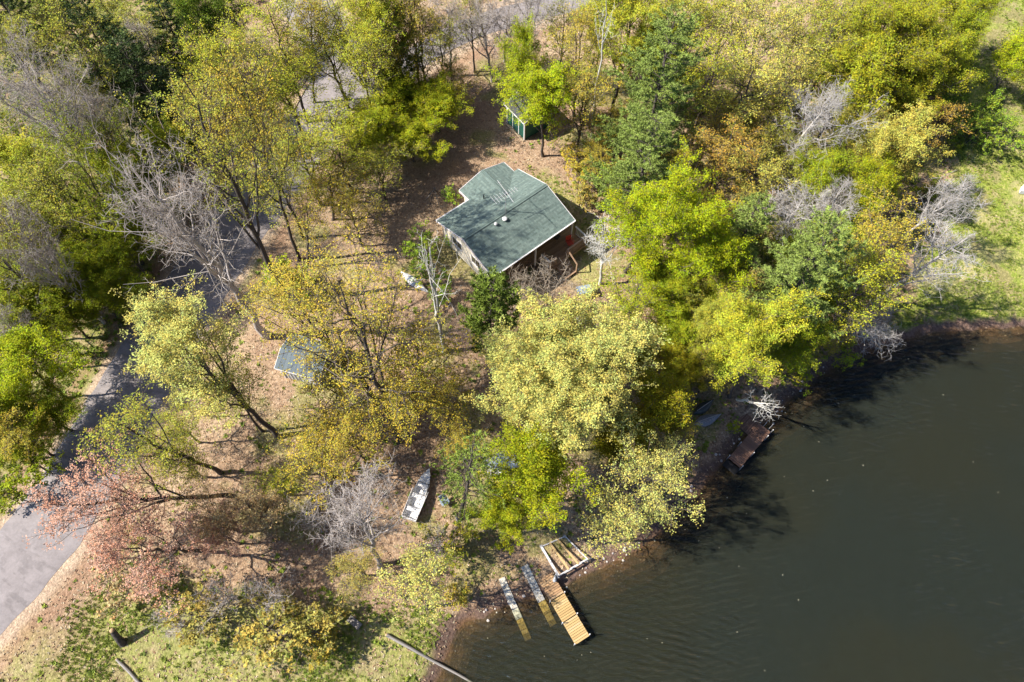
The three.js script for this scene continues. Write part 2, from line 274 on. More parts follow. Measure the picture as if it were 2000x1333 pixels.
  ["leafy", 24.51, -31.69, 7.0, 2.35, 0.0, 0.0, "moss", ""],
  ["leafy", 24.06, -37.22, 8.0, 2.65, 0.0, 0.0, "moss", ""],
  ["sparse", 20.57, -40.71, 8.0, 2.58, 0.0, 0.0, "olive", ""],
  ["sparse", 18.57, -41.2, 8.0, 2.82, 0.0, 0.0, "gold", ""],
  ["sparse", 13.19, -38.62, 6.0, 2.35, 0.0, 0.0, "gold", ""],
  ["sparse", 15.18, -34.64, 6.0, 2.28, 0.0, 0.0, "gold", ""],
  ["sparse", 6.48, -47.29, 8.0, 2.71, 0.0, 0.0, "olive", ""],
  ["sparse", 4.44, -52.16, 9.0, 2.53, 0.0, 0.0, "olive", ""],
  ["leafy", 38.39, -51.5, 9.0, 2.68, 0.0, 0.0, "moss", ""],
  ["leafy", 41.98, -56.07, 8.0, 2.55, 0.0, 0.0, "moss", ""],
  ["leafy", 37.78, -49.05, 7.0, 2.2, 0.0, 0.0, "moss", ""],
  ["sparse", -12.72, -47.91, 10.0, 2.66, 0.0, 0.0, "yellow", ""],
  ["sparse", -6.1, -49.77, 9.0, 2.48, 0.0, 0.0, "olive", ""],
  ["sparse", -10.05, -48.98, 8.0, 2.24, 0.0, 0.0, "gold", ""],
  ["sparse", -3.61, -54.12, 9.0, 2.31, 0.0, 0.0, "olive", ""],
  ["sparse", 8.09, -42.88, 6.0, 2.43, 0.0, 0.0, "gold", ""],
  ["sparse", 7.08, -41.36, 4.0, 2.2, 0.0, 0.0, "gold", ""],
  ["sparse", 24.58, -51.52, 10.0, 3.0, 0.0, 0.0, "olive", ""],
  ["sparse", 18.6, -52.75, 10.0, 3.03, 0.0, 0.0, "yellow", ""],
  ["sparse", 13.41, -54.03, 10.0, 3.06, 0.0, 0.0, "yellow", ""],
  ["sparse", 28.13, -43.02, 8.0, 2.63, 0.0, 0.0, "olive", ""],
  ["sparse", 22.97, -38.79, 7.0, 2.34, 0.0, 0.0, "olive", ""],
  ["leafy", 24.04, -27.4, 6.0, 2.31, 0.0, 0.0, "moss", ""],
  ["leafy", 24.83, -25.13, 3.0, 1.5, 0.44, 0.44, "moss", ""],
  ["sparse", 14.32, -21.86, 4.5, 2.09, 0.0, 0.0, "umber", ""],
  ["leafy", 12.05, -21.75, 4.5, 2.01, 0.0, 0.0, "umbergreen", ""],
  ["leafy", 9.1, -22.62, 5.0, 2.0, 0.0, 0.0, "umbergreen", ""],
  ["sparse", 12.65, -23.12, 4.0, 1.7, 0.0, 0.0, "olive", ""]
];
// ---------------------------------------------------------------- terrain
const LAKE = [...SHORE, [150, 20], [150, 120], [-30, 120]];
function inPoly(x, z, P) { let c = false; for (let i = 0, j = P.length - 1; i < P.length; j = i++) { const a = P[i], b = P[j]; if ((a[1] > z) !== (b[1] > z) && x < (b[0] - a[0]) * (z - a[1]) / (b[1] - a[1]) + a[0]) c = !c; } return c; }
function toLine(x, z, P) { let m = 1e9; for (let i = 0; i + 1 < P.length; i++) { const [ax, az] = P[i], dx = P[i + 1][0] - ax, dz = P[i + 1][1] - az, t = clamp(((x - ax) * dx + (z - az) * dz) / (dx * dx + dz * dz)), ex = x - ax - t * dx, ez = z - az - t * dz, d = ex * ex + ez * ez; if (d < m) m = d; } return Math.sqrt(m); }
const closed = (P) => [...P, P[0]];
const polyDist = (x, z, P) => (inPoly(x, z, P) ? 1 : -1) * toLine(x, z, closed(P));   // positive inside
const shoreDist = (x, z) => toLine(x, z, SHORE) * (inPoly(x, z, LAKE) ? -1 : 1);       // positive on land
function ground(x, z) {
  const d = shoreDist(x, z);
  if (d < 0) return -Math.min(3.2, 0.16 * -d + 0.02 * d * d) + Math.min(1, -d) * (fbm(x * 0.6, z * 0.6, 8, 3) - 0.5) * 0.22;
  return 0.25 * (1 - Math.exp(-d / 0.5)) + 2.9 * (1 - Math.exp(-d / 13)) + Math.min(1, d / 4) * (fbm(x * 0.13, z * 0.13, 3, 3) - 0.5) * 0.3;
}
const spline = (P, n) => new THREE.CatmullRomCurve3(P.map(([x, z]) => V(x, 0, z)), false, 'centripetal').getSpacedPoints(n).map((v) => [v.x, v.z]);
const roadLine = spline(ROAD, 200), spurLine = spline(SPUR, 60), driveLine = spline(DRIVE, 24);
function steps(a, b, s, reach) { const v = []; for (let x = a; x <= b + 1e-6; x += s) v.push(x); const lo = [], hi = []; for (let k = 1, e = s; k < 16; k++) { e *= 1.6; lo.unshift((lo[0] ?? a) - e); hi.push((hi[hi.length - 1] ?? b) + e); if (e > reach) break; } return [...lo, ...v, ...hi]; }
const TX0 = -64, TZ0 = -82, TW = 128, TH = 96;
{
  const xs = steps(-62, 62, 0.62, 120), zs = steps(-78, 12, 0.62, 120), P = [], U = [], I = [];
  for (const z of zs) for (const x of xs) { P.push(x, ground(x, z), z); U.push((x - TX0) / TW, (z - TZ0) / TH); }
  const n = xs.length;
  for (let j = 0; j + 1 < zs.length; j++) for (let i = 0; i + 1 < n; i++) { const a = j * n + i; I.push(a, a + n, a + 1, a + 1, a + n, a + n + 1); }
  const g = new THREE.BufferGeometry();
  g.setAttribute('position', new THREE.Float32BufferAttribute(P, 3)); g.setAttribute('uv', new THREE.Float32BufferAttribute(U, 2)); g.setIndex(I); g.computeVertexNormals();
  // what lies on the ground: leaf litter, grass, moss and herbs, shore mud, sand at the road edge, brown lake bed
  const W = 2048, Hh = 1536, cell = 8, cw = W / cell + 2, ch = Hh / cell + 2, F = { shore: [], lawn: [], rough: [], side: [], wood: [], road: [], drive: [] };
  for (let j = 0; j < ch; j++) for (let i = 0; i < cw; i++) {
    const x = TX0 + (i * cell) / W * TW, z = TZ0 + (j * cell) / Hh * TH;
    F.shore.push(shoreDist(x, z)); F.lawn.push(polyDist(x, z, LAWN)); F.rough.push(polyDist(x, z, ROUGH)); F.side.push(polyDist(x, z, SIDE)); F.wood.push(polyDist(x, z, WOOD));
    F.road.push(Math.min(toLine(x, z, roadLine) - 2.7, toLine(x, z, spurLine) - 2.2)); F.drive.push(toLine(x, z, driveLine) - 3.2);
  }
  const mix = (a, b, t) => [a[0] + (b[0] - a[0]) * t, a[1] + (b[1] - a[1]) * t, a[2] + (b[2] - a[2]) * t];
  const map = texture(W, Hh, (px, py) => {
    const fi = px / cell, fj = py / cell, i = Math.floor(fi), j = Math.floor(fj), u = fi - i, v = fj - j, q = j * cw + i;
    const at = (f) => (f[q] * (1 - u) + f[q + 1] * u) * (1 - v) + (f[q + cw] * (1 - u) + f[q + cw + 1] * u) * v;
    const x = TX0 + px / W * TW, z = TZ0 + py / Hh * TH;
    const big = fbm(x * 0.22, z * 0.22, 21, 4), mid = fbm(x * 1.1, z * 1.1, 31, 3), fine = hash2(px, py, 5), speck = vnoise(x * 7, z * 7, 41), leaf = vnoise(x * 11, z * 11, 47), w = (big - 0.5) * 6 + (mid - 0.5) * 2.5;
    // leaf litter
    let c = mix([0.33, 0.22, 0.14], [0.46, 0.335, 0.21], smooth(0.35, 0.7, big));
    c = mix(c, [0.50, 0.37, 0.26], smooth(0.62, 0.9, leaf) * 0.8); c = mix(c, [0.13, 0.075, 0.05], smooth(0.6, 0.85, speck) * 0.6);
    const green = mix(mix([0.13, 0.19, 0.02], [0.25, 0.30, 0.04], mid), [0.42, 0.38, 0.13], smooth(0.5, 0.8, leaf * 0.6 + mid * 0.4) * 0.8);
    c = mix(c, [0.29, 0.195, 0.13], smooth(1.0, -1.5, at(F.drive) + w * 0.3) * 0.6);
    const woods = smooth(-1.5, 1.5, at(F.wood) + w); c = mix(c, mix([0.24, 0.23, 0.07], [0.36, 0.25, 0.16], smooth(0.4, 0.7, mid)), woods * 0.8);
    const grass = Math.max(smooth(-1.2, 1.2, at(F.lawn) + w * 0.6), smooth(-0.8, 1.6, at(F.rough) + w * 0.7) * 0.72, smooth(-0.7, 1.2, at(F.side) + w * 0.4) * 0.6);
    c = mix(c, green, grass * (0.5 + 0.5 * smooth(0.3, 0.62, mid + (big - 0.5) * 0.8)));
    c = mix(c, mix([0.46, 0.40, 0.18], [0.5, 0.38, 0.25], mid), smooth(0.2, 0.8, at(F.lawn)) * smooth(0.54, 0.7, big) * 0.5);
    const moss = smooth(0.56, 0.7, fbm(x * 0.35, z * 0.35, 77, 3)) * 0.45; c = mix(c, green, moss * (1 - grass));
    const rd = at(F.road) + (mid - 0.5) * 0.5; c = mix(c, mix([0.52, 0.42, 0.30], [0.36, 0.24, 0.17], leaf), smooth(0.75, 0.15, rd));
    c = mix(c, mix([0.24, 0.13, 0.08], [0.36, 0.21, 0.13], leaf), smooth(0.6, 1.0, rd) * smooth(2.2, 1.2, rd) * 0.5);
    const s = at(F.shore) + (mid - 0.5) * 0.9;
    c = mix(c, mix([0.10, 0.06, 0.045], [0.20, 0.13, 0.10], leaf), smooth(1.1, 0.4, s));
    if (s < 0.5) { let b = mix([0.15, 0.08, 0.04], [0.085, 0.052, 0.03], smooth(0.35, 0.65, mid)); b = mix(b, [0.5, 0.38, 0.25], smooth(0.86, 0.97, leaf) * 0.8); b = mix(b, [0.09, 0.065, 0.035], smooth(0.35, 0.7, big) * 0.6); c = mix(c, b, smooth(0.3, -0.2, s)); }
    const k = 0.72 + 0.56 * fine; return [c[0] * k, c[1] * k, c[2] * k];
  });
  map.wrapS = map.wrapT = THREE.MirroredRepeatWrapping;
  const bump = texture(512, 512, (x, y) => { const n = 0.5 * hash2(x, y, 91) + 0.5 * vnoise(x / 3, y / 3, 92); return [n, n, n]; }, false);
  bump.repeat.set(TW / 16, TH / 16);
  structure('terrain', g, new THREE.MeshStandardMaterial({ map, roughness: 1, bumpMap: bump, bumpScale: 0.05 }));
}
// asphalt road and its spur, each a strip that lies on the ground
const asphalt = new THREE.MeshStandardMaterial({ roughness: 0.95, map: texture(512, 512, (x, y) => { const n = 0.8 + 0.28 * hash2(x, y, 3) + 0.22 * (vnoise(x / 40, y / 40, 9) - 0.5) + 0.15 * (vnoise(x / 9, y / 9, 10) - 0.5); const crack = 1 - 0.16 * smooth(0.55, 0.7, fbm(x / 60, y / 25, 55, 3)); return [0.285 * n * crack, 0.255 * n * crack, 0.258 * n * crack]; }) });
asphalt.map.repeat.set(0.16, 0.16);
function strip(name, line, half, lift) {
  const P = [], U = [], I = [], m = 9; let L = 0;
  line.forEach(([x, z], k) => {
    const a = line[Math.max(0, k - 1)], b = line[Math.min(line.length - 1, k + 1)], dx = b[0] - a[0], dz = b[1] - a[1], l = Math.hypot(dx, dz);
    if (k) L += Math.hypot(x - line[k - 1][0], z - line[k - 1][1]);
    for (let i = 0; i < m; i++) { const s = (i / (m - 1) * 2 - 1), hw = half + (i === 0 || i === m - 1 ? (fbm(L * 0.9, i, 4, 2) - 0.5) * 0.3 : 0), X = x - dz / l * s * hw, Z = z + dx / l * s * hw; P.push(X, ground(X, Z) + lift - (i === 0 || i === m - 1 ? 0.04 : 0) + 0.03 * (1 - s * s), Z); U.push(s * half, L); }
    if (k) for (let i = 0; i + 1 < m; i++) { const q = (k - 1) * m + i; I.push(q, q + 1, q + m, q + 1, q + m + 1, q + m); }
  });
  const g = new THREE.BufferGeometry(); g.setAttribute('position', new THREE.Float32BufferAttribute(P, 3)); g.setAttribute('uv', new THREE.Float32BufferAttribute(U, 2)); g.setIndex(I); g.computeVertexNormals();
  if (g.attributes.normal.getY(20) < 0) { const a = g.index.array; for (let i = 0; i < a.length; i += 3) { const t = a[i]; a[i] = a[i + 1]; a[i + 1] = t; } g.computeVertexNormals(); }
  structure(name, g, asphalt);
}
strip('road', roadLine, 2.6, 0.05);
strip('side_road', spurLine, 1.6, 0.045);
// the lake: a rippled surface and, under it, sheets of cloudy water that thicken with depth
{
  const edge = SHORE.map(([x, z], i) => { const a = SHORE[Math.max(0, i - 1)], b = SHORE[Math.min(SHORE.length - 1, i + 1)], dx = b[0] - a[0], dz = b[1] - a[1], l = Math.hypot(dx, dz); return [x + dz / l * 1.2, z - dx / l * 1.2]; });
  const sh = new THREE.Shape([...edge, [150, 20], [150, 120], [-30, 120]].map(([x, z]) => new THREE.Vector2(x, -z)));
  const g = new THREE.ShapeGeometry(sh).rotateX(-Math.PI / 2);
  const r = rng(5), waves = [], SPAN = 52; for (let i = 0; i < 56; i++) { const ky = Math.round(70 + 130 * r() * r() + 30 * r()), kx = Math.round((r() - 0.4) * ky * 0.8); waves.push([kx, ky, r() * 6.28, 70 / (20 + ky * 0.5)]); }
  const N = 1280, TAU = 6.2832 / N, ripple = texture(N, N, (x, y) => { let s = 0; for (const [a, b, p, m] of waves) s += m * Math.sin((a * x + b * y) * TAU + p); const patch = 0.35 + 1.2 * smooth(0.35, 0.7, fbm(x / 160, y / 160, 61, 3)); s = 0.5 + s * 0.03 * patch; return [s, s, s]; }, false);
  ripple.wrapS = ripple.wrapT = THREE.MirroredRepeatWrapping; ripple.repeat.set(1 / SPAN, 1 / SPAN); ripple.offset.set(0.09, 0.06);
  const silt = texture(256, 256, (x, y) => { const a = smooth(0.3, 0.7, fbm(x / 40, y / 40, 71, 4)), b = 0.9 + 0.2 * hash2(x, y, 72); return [(0.031 + 0.006 * a) * b, (0.038 + 0.001 * a) * b, (0.035 - 0.006 * a) * b]; }); silt.wrapS = silt.wrapT = THREE.MirroredRepeatWrapping; silt.repeat.set(1 / SPAN, 1 / SPAN);
  const lake = new THREE.Group(); lake.name = 'lake'; lake.userData = { kind: 'structure' }; scene.add(lake);
  part(lake, 'water_surface', g, new THREE.MeshPhysicalMaterial({ color: new THREE.Color(0.86, 0.88, 0.8), transmission: 1, thickness: 0, ior: 1.33, roughness: 0.06, bumpMap: ripple, bumpScale: 0.2 }));
  for (const [y, a] of [[-0.05, 0.2], [-0.13, 0.28], [-0.24, 0.36], [-0.4, 0.5], [-0.65, 1]]) part(lake, 'cloudy_water', g.clone().translate(0, y, 0), new THREE.MeshStandardMaterial({ map: silt, roughness: 1, ...(a < 0.22 ? { bumpMap: ripple, bumpScale: 0.22 } : {}), transparent: a < 1, opacity: a }));
}
// ---------------------------------------------------------------- shared materials
const M = {
  white: mat(0.74, 0.72, 0.72, 0.6), fascia: mat(0.72, 0.66, 0.68, 0.6), cream: mat(0.72, 0.66, 0.56, 0.75), creamB: mat(0.67, 0.61, 0.51, 0.75), dark: mat(0.02, 0.02, 0.022, 0.5), black: mat(0.012, 0.012, 0.013, 0.7),
  soffit: mat(0.5, 0.46, 0.42, 0.8), block: mat(0.28, 0.26, 0.25, 0.95), glass: new THREE.MeshPhysicalMaterial({ color: new THREE.Color(0.03, 0.035, 0.045), roughness: 0.06, clearcoat: 1 }),
  alu: mat(0.68, 0.66, 0.67, 0.45, { metalness: 0.1 }), galv: mat(0.5, 0.5, 0.52, 0.5, { metalness: 0.4 }), steel: mat(0.35, 0.35, 0.36, 0.4, { metalness: 0.7 }),
  bark: mat(0.075, 0.062, 0.054, 0.95), red: mat(0.62, 0.06, 0.035, 0.5), blue: mat(0.10, 0.22, 0.42, 0.6), tarp: mat(0.24, 0.30, 0.38, 0.7), greenWall: mat(0.012, 0.085, 0.062, 0.7), teal: mat(0.10, 0.36, 0.28, 0.6),
};
const woodTex = texture(256, 256, (x, y) => { const g = 0.78 + 0.3 * vnoise(x / 60, y / 3, 8) + 0.18 * hash2(x >> 2, y, 2) - 0.12 * smooth(0.72, 0.9, vnoise(x / 20, y / 20, 14)); return [g, g, g]; }, false);
const wood = (r, g, b, rough = 0.85) => mat(r, g, b, rough, { map: woodTex });
const plankTones = [wood(0.52, 0.35, 0.15), wood(0.58, 0.40, 0.19), wood(0.47, 0.31, 0.13), wood(0.55, 0.39, 0.2)], oldTones = [wood(0.44, 0.27, 0.14), wood(0.50, 0.31, 0.16), wood(0.38, 0.23, 0.125), wood(0.48, 0.32, 0.18)], brownTones = [wood(0.23, 0.125, 0.085), wood(0.28, 0.155, 0.105), wood(0.205, 0.113, 0.078), wood(0.29, 0.17, 0.115)], deckTones = [wood(0.37, 0.24, 0.155), wood(0.43, 0.28, 0.185), wood(0.33, 0.21, 0.135)];
const shingleTex = texture(512, 512, (x, y) => { const row = y >> 6, off = (row % 2) * 24 + (hash2(row, 1, 3) * 20 | 0), tab = Math.floor((x + off) / 48), k = 0.78 + 0.4 * hash2(tab, row, 4) + 0.25 * (hash2(x, y, 5) - 0.5), slot = (x + off) % 48 < 2 ? 0.55 : 1, n = k * slot; return [0.142 * n, 0.192 * n, 0.176 * n]; });
const shingleMats = [0, 1, 2].map((i) => { const t = shingleTex.clone(); t.repeat.set(1 / 1.6, 1 / 1.12); t.offset.set(i * 0.37, i * 0.125 * 2); t.needsUpdate = true; return new THREE.MeshStandardMaterial({ map: t, roughness: 0.95, color: new THREE.Color([1.12, 0.9, 1][i], [1.1, 0.92, 1][i], [1.1, 0.92, 1][i]) }); });

// one roof slope: eave from a to b, top edge from c (above a) to d (above b); a course of shingles every 14 cm
function slope(roof, a, b, c, d, courses = true) {
  const up = c.clone().sub(a), along = b.clone().sub(a), n = along.clone().cross(up).normalize(); if (n.y < 0) n.negate();
  const L = up.length(), rows = Math.max(1, Math.round(L / 0.14));
  const deck = new THREE.BufferGeometry(), th = n.clone().multiplyScalar(-0.09), q = [a, b, d, c], p = [];
  const quad = (i, j, k, l) => p.push(...i.toArray(), ...j.toArray(), ...k.toArray(), ...i.toArray(), ...k.toArray(), ...l.toArray());
  const lo = q.map((v) => v.clone().add(th)); quad(...q); quad(lo[3], lo[2], lo[1], lo[0]); for (let i = 0; i < 4; i++) { const j = (i + 1) % 4; quad(lo[i], lo[j], q[j], q[i]); }
  deck.setAttribute('position', new THREE.Float32BufferAttribute(p, 3)); deck.setAttribute('uv', new THREE.Float32BufferAttribute(p.flatMap((_, i) => (i % 3 ? [] : [p[i], p[i + 2]])), 2)); deck.computeVertexNormals();
  part(roof, 'roof_deck', deck, M.soffit);
  for (let r = 0; r < rows; r++) {
    const t0 = r / rows - 0.004, t1 = (r + 1) / rows + 0.012, e = 0.02;
    const A = a.clone().lerp(c, t0), B = b.clone().lerp(d, t0), C = a.clone().lerp(c, t1), D = b.clone().lerp(d, t1), hi = n.clone().multiplyScalar(e), low = n.clone().multiplyScalar(0.004), bot = n.clone().multiplyScalar(0.001);
    const A1 = A.clone().add(hi), B1 = B.clone().add(hi), C1 = C.clone().add(low), D1 = D.clone().add(low), A0 = A.clone().add(bot), B0 = B.clone().add(bot);
    const P = [], U = [], w = along.length(), put = (v, s, u) => { P.push(v.x, v.y, v.z); U.push(s, u); };
    const v0 = r * 0.14, v1 = v0 + 0.14, tri = (x, y, z) => { for (const [v, s, u] of [x, y, z]) put(v, s, u); };
    const q4 = (x, y, z, k) => { tri(x, y, z); tri(x, z, k); };
    q4([A1, 0, v0], [B1, w, v0], [D1, w, v1], [C1, 0, v1]); q4([A0, 0, v0], [B0, w, v0], [B1, w, v0 + 0.02], [A1, 0, v0 + 0.02]);
    const g = new THREE.BufferGeometry(); g.setAttribute('position', new THREE.Float32BufferAttribute(P, 3)); g.setAttribute('uv', new THREE.Float32BufferAttribute(U, 2)); g.computeVertexNormals();
    part(roof, 'shingle_course', g, shingleMats[(r * 7 + (r >> 2)) % 3]);
  }
}
// lapped siding boards between two plan points, from y0 up to the height that top(s) gives at distance s
function siding(wall, p, q, y0, top, out, mats, skip = () => false) {
  const L = Math.hypot(q[0] - p[0], q[1] - p[1]), dx = (q[0] - p[0]) / L, dz = (q[1] - p[1]) / L, e = 0.16;
  let hi = 0; for (let s = 0; s <= L; s += 0.05) hi = Math.max(hi, top(s));
  for (let y = y0, k = 0; y < hi - 0.01; y += e, k++) {
    let s0 = 0, s1 = L; while (s0 < L && top(s0) < y + e * 0.5) s0 += 0.03; while (s1 > 0 && top(s1) < y + e * 0.5) s1 -= 0.03; if (s1 - s0 < 0.1) continue;
    const runs = []; let a = s0; for (let s = s0; s <= s1 + 1e-6; s += 0.03) { const cut = skip(s, y + e / 2); if (cut && a !== null) { if (s - a > 0.06) runs.push([a, s]); a = null; } else if (!cut && a === null) a = s; } if (a !== null && s1 - a > 0.06) runs.push([a, s1]);
    for (const [u, v] of runs) { const g = new THREE.BoxGeometry(v - u, e - 0.008, 0.02); g.rotateX(0.07); const m = new THREE.Matrix4().makeRotationY(-Math.atan2(dz, dx)); g.applyMatrix4(m); g.translate(p[0] + dx * (u + v) / 2 + out[0] * 0.018, y + e / 2, p[1] + dz * (u + v) / 2 + out[1] * 0.018); part(wall, 'siding_board', g, mats[k % mats.length]); }
  }
}
// ---------------------------------------------------------------- the cabin (x along the front eave, -z towards the back)
{
  const Hs = thing('cabin', 'cream cabin with green shingle roof, rear wing and covered porch', 'house', [-1.1, 2.75, -28.8], THREE.MathUtils.degToRad(40));
  const E = 3.2, RG = 4.32, u0 = -0.45, u1 = 7.85, vb = 6.9, vr = 3.45, wL = 2.8, wR = 7.45, wM = 5.15, wB = 8.2, WG = E + 0.64, wI = 4.7;
  const roof = new THREE.Group(); roof.name = 'roof'; Hs.add(roof);
  slope(roof, V(u0, E, 0), V(u1, E, 0), V(u0, RG, -vr), V(u1, RG, -vr));
  slope(roof, V(u1, E, -vb), V(u0, E, -vb), V(u1, RG, -vr), V(u0, RG, -vr));
  slope(roof, V(wL, E - 0.01, -wB), V(wL, E - 0.01, -wI), V(wM, WG, -wB), V(wM, WG, -wI));
  slope(roof, V(wR, E - 0.01, -wI), V(wR, E - 0.01, -wB), V(wM, WG, -wI), V(wM, WG, -wB));
  const cap = (p, q) => part(roof, 'ridge_cap', mergeGeometries([-1, 1].map((s) => { const d = q.clone().sub(p), side = V(-d.z, 0, d.x).normalize().multiplyScalar(s * 0.07); return beam(p.clone().add(side).add(V(0, 0.015, 0)), q.clone().add(side).add(V(0, 0.015, 0)), 0.17, 0.014); })), shingleMats[1]);
  cap(V(u0, RG, -vr), V(u1, RG, -vr)); cap(V(wM, WG + 0.02, -wB), V(wM, WG + 0.02, -wI - 0.3));
  for (const [p, q] of [[V(u0, E - 0.07, 0.02), V(u1, E - 0.07, 0.02)], [V(u0, E - 0.07, -vb - 0.02), V(wL, E - 0.07, -vb - 0.02)], [V(wL - 0.02, E - 0.08, -vb), V(wL - 0.02, E - 0.08, -wB)], [V(wR + 0.02, E - 0.08, -vb + 0.7), V(wR + 0.02, E - 0.08, -wB)]]) part(roof, 'fascia', beam(p, q, 0.035, 0.19), M.fascia);
  for (const [p, q] of [[V(u0 - 0.02, E - 0.04, 0.02), V(u0 - 0.02, RG - 0.04, -vr)], [V(u0 - 0.02, E - 0.04, -vb), V(u0 - 0.02, RG - 0.04, -vr)], [V(u1 + 0.02, E - 0.04, 0.02), V(u1 + 0.02, RG - 0.04, -vr)], [V(u1 + 0.02, E - 0.04, -vb), V(u1 + 0.02, RG - 0.04, -vr)], [V(wL, E - 0.05, -wB - 0.02), V(wM, WG - 0.05, -wB - 0.02)], [V(wR, E - 0.05, -wB - 0.02), V(wM, WG - 0.05, -wB - 0.02)]]) part(roof, 'rake_board', beam(p, q, 0.035, 0.15), M.fascia);
  for (const [p, q] of [[V(u0, E + 0.005, 0.05), V(u1, E + 0.005, 0.05)], [V(u0, E + 0.005, -vb - 0.05), V(wL, E + 0.005, -vb - 0.05)]]) part(roof, 'drip_edge', beam(p, q, 0.09, 0.05), M.white);
  // walls
  const slab = (name, w, h, d, x, y, z, m = M.creamB) => part(Hs, name, box(w, h, d, x, y, z), m);
  const gable = (name, z0, z1, x, peakZ, m) => { const s = new THREE.Shape([[z0, 0.35], [z1, 0.35], [z1, 3.02], [peakZ, 4.12], [z0, 3.02]].map(([a, b]) => new THREE.Vector2(a, b))); return part(Hs, name, new THREE.ExtrudeGeometry(s, { depth: 0.12, bevelEnabled: false }).rotateY(Math.PI / 2).translate(x, 0, 0), m); };
  const gl = gable('wall', 0.35, 6.5, 0, 3.45, M.creamB), gr = gable('wall', 1.9, 6.5, 7.38, 3.45, M.creamB);   // shape x becomes -z
  slab('wall', 7.2, 2.75, 0.12, 3.75, 1.72, -1.9); slab('wall', 2.9, 2.75, 0.12, 1.55, 1.72, -6.44);
  slab('wall', 0.12, 2.75, 1.5, 3.1, 1.72, -7.1); slab('wall', 0.12, 2.75, 1.5, 7.1, 1.72, -7.1); slab('wall', 4.12, 2.8, 0.12, 5.1, 1.75, -7.9);
  const wins = [[1.55, 1.15], [3.9, 1.05]];   // distance along the gable from the back corner
  siding(gl, [0, -6.5], [0, -0.35], 0.36, (s) => { const v = 6.5 - s; return 3.02 + 1.1 * (1 - Math.abs(v - 3.45) / 3.05) - (v < 0.36 ? 9 : 0); }, [-1, 0], [M.cream, M.creamB], (s, y) => wins.some(([c, w]) => Math.abs(s - c) < w / 2 + 0.06 && y > 1.38 && y < 2.45));
  for (const [c, w] of wins) {
    const z = -6.5 + c, win = part(Hs, 'window', box(0.03, 0.92, w, -0.005, 1.92, z), M.glass);
    for (const [a, b, cw, chh] of [[0, 0.48, w + 0.12, 0.07], [0, -0.48, w + 0.16, 0.07], [-w / 2 - 0.02, 0, 0.06, 1.02], [w / 2 + 0.02, 0, 0.06, 1.02], [0, 0, 0.04, 0.9]]) part(win, 'frame', box(0.05, chh, cw, -0.035, 1.92 + b, z + a), M.white);
  }
  for (const z of [-0.38, -6.5]) part(Hs, 'corner_board', box(0.1, 2.75, 0.1, -0.03, 1.7, z), M.white);
  part(Hs, 'downspout', rod(V(-0.08, 0.3, -6.7), V(-0.08, 3.1, -6.75), 0.035), M.galv);
  slab('foundation', 7.2, 0.9, 4.4, 3.75, -0.1, -4.2, M.block); slab('foundation', 3.9, 0.9, 1.5, 5.1, -0.1, -7.1, M.block);
  // porch: floor boards, posts, railings, steps
  const porch = new THREE.Group(); porch.name = 'porch'; Hs.add(porch);
  const dy = 0.62;
  for (let k = 0; k < 15; k++) part(porch, 'floor_board', box(k < 7 ? 4.0 : 8.1, 0.035, 0.14, k < 7 ? 6.5 : 4.3, dy, 0.86 - k * 0.18 + 0.02), deckTones[k % 3]);
  part(porch, 'rim_joist', box(4.1, 0.2, 0.05, 6.5, dy - 0.12, 0.96), deckTones[2]); part(porch, 'rim_joist', box(0.05, 0.2, 1.3, 8.53, dy - 0.12, 0.3), deckTones[2]); part(porch, 'rim_joist', box(0.05, 0.2, 1.1, 4.47, dy - 0.12, 0.4), deckTones[2]);
  for (const [x, z] of [[0.1, -0.1], [3.9, -0.1], [7.72, -0.1]]) part(porch, 'post', box(0.1, 3.1 - dy, 0.1, x, (3.1 + dy) / 2, z), M.white);
  for (const [x, z] of [[4.55, 0.9], [8.45, 0.9], [6.4, 0.9], [5.2, 0.9], [8.45, -0.35]]) part(porch, 'rail_post', box(0.09, 1.9, 0.09, x, dy - 0.0, z), deckTones[1]);
  const rail = (p, q, m) => { part(porch, 'top_rail', beam(V(p[0], dy + 0.95, p[1]), V(q[0], dy + 0.95, q[1]), 0.14, 0.045), m); part(porch, 'bottom_rail', beam(V(p[0], dy + 0.12, p[1]), V(q[0], dy + 0.12, q[1]), 0.05, 0.05), m); const n = Math.round(Math.hypot(q[0] - p[0], q[1] - p[1]) / 0.15); for (let i = 1; i < n; i++) { const x = p[0] + (q[0] - p[0]) * i / n, z = p[1] + (q[1] - p[1]) * i / n; part(porch, 'baluster', box(0.035, 0.8, 0.035, x, dy + 0.54, z), m); } };
  rail([8.45, -0.4], [8.45, 0.95], M.white); rail([6.4, 0.9], [8.4, 0.9], deckTones[1]); rail([4.55, -0.1], [4.55, 0.95], M.white); rail([4.6, 0.9], [5.2, 0.9], deckTones[1]);
  for (let k = 0; k < 4; k++) part(porch, 'step', box(1.15, 0.05, 0.3, 5.8, dy - 0.17 * (k + 1), 1.12 + k * 0.29), deckTones[k % 3]);
  for (const x of [5.22, 6.38]) part(porch, 'stringer', beam(V(x, dy - 0.1, 0.98), V(x, dy - 0.95, 2.25), 0.05, 0.22), deckTones[2]);
  part(porch, 'stair_rail', beam(V(6.4, dy + 0.95, 0.95), V(6.4, dy + 0.25, 2.1), 0.1, 0.05), deckTones[1]); part(porch, 'rail_post', box(0.08, 1.1, 0.08, 6.4, dy - 0.3, 2.1), deckTones[1]);
  const door = part(Hs, 'door', box(0.95, 2.05, 0.04, 5.8, 1.66, -1.82), M.dark); part(door, 'handle', new THREE.SphereGeometry(0.035, 10, 8).translate(6.18, 1.6, -1.78), M.galv);
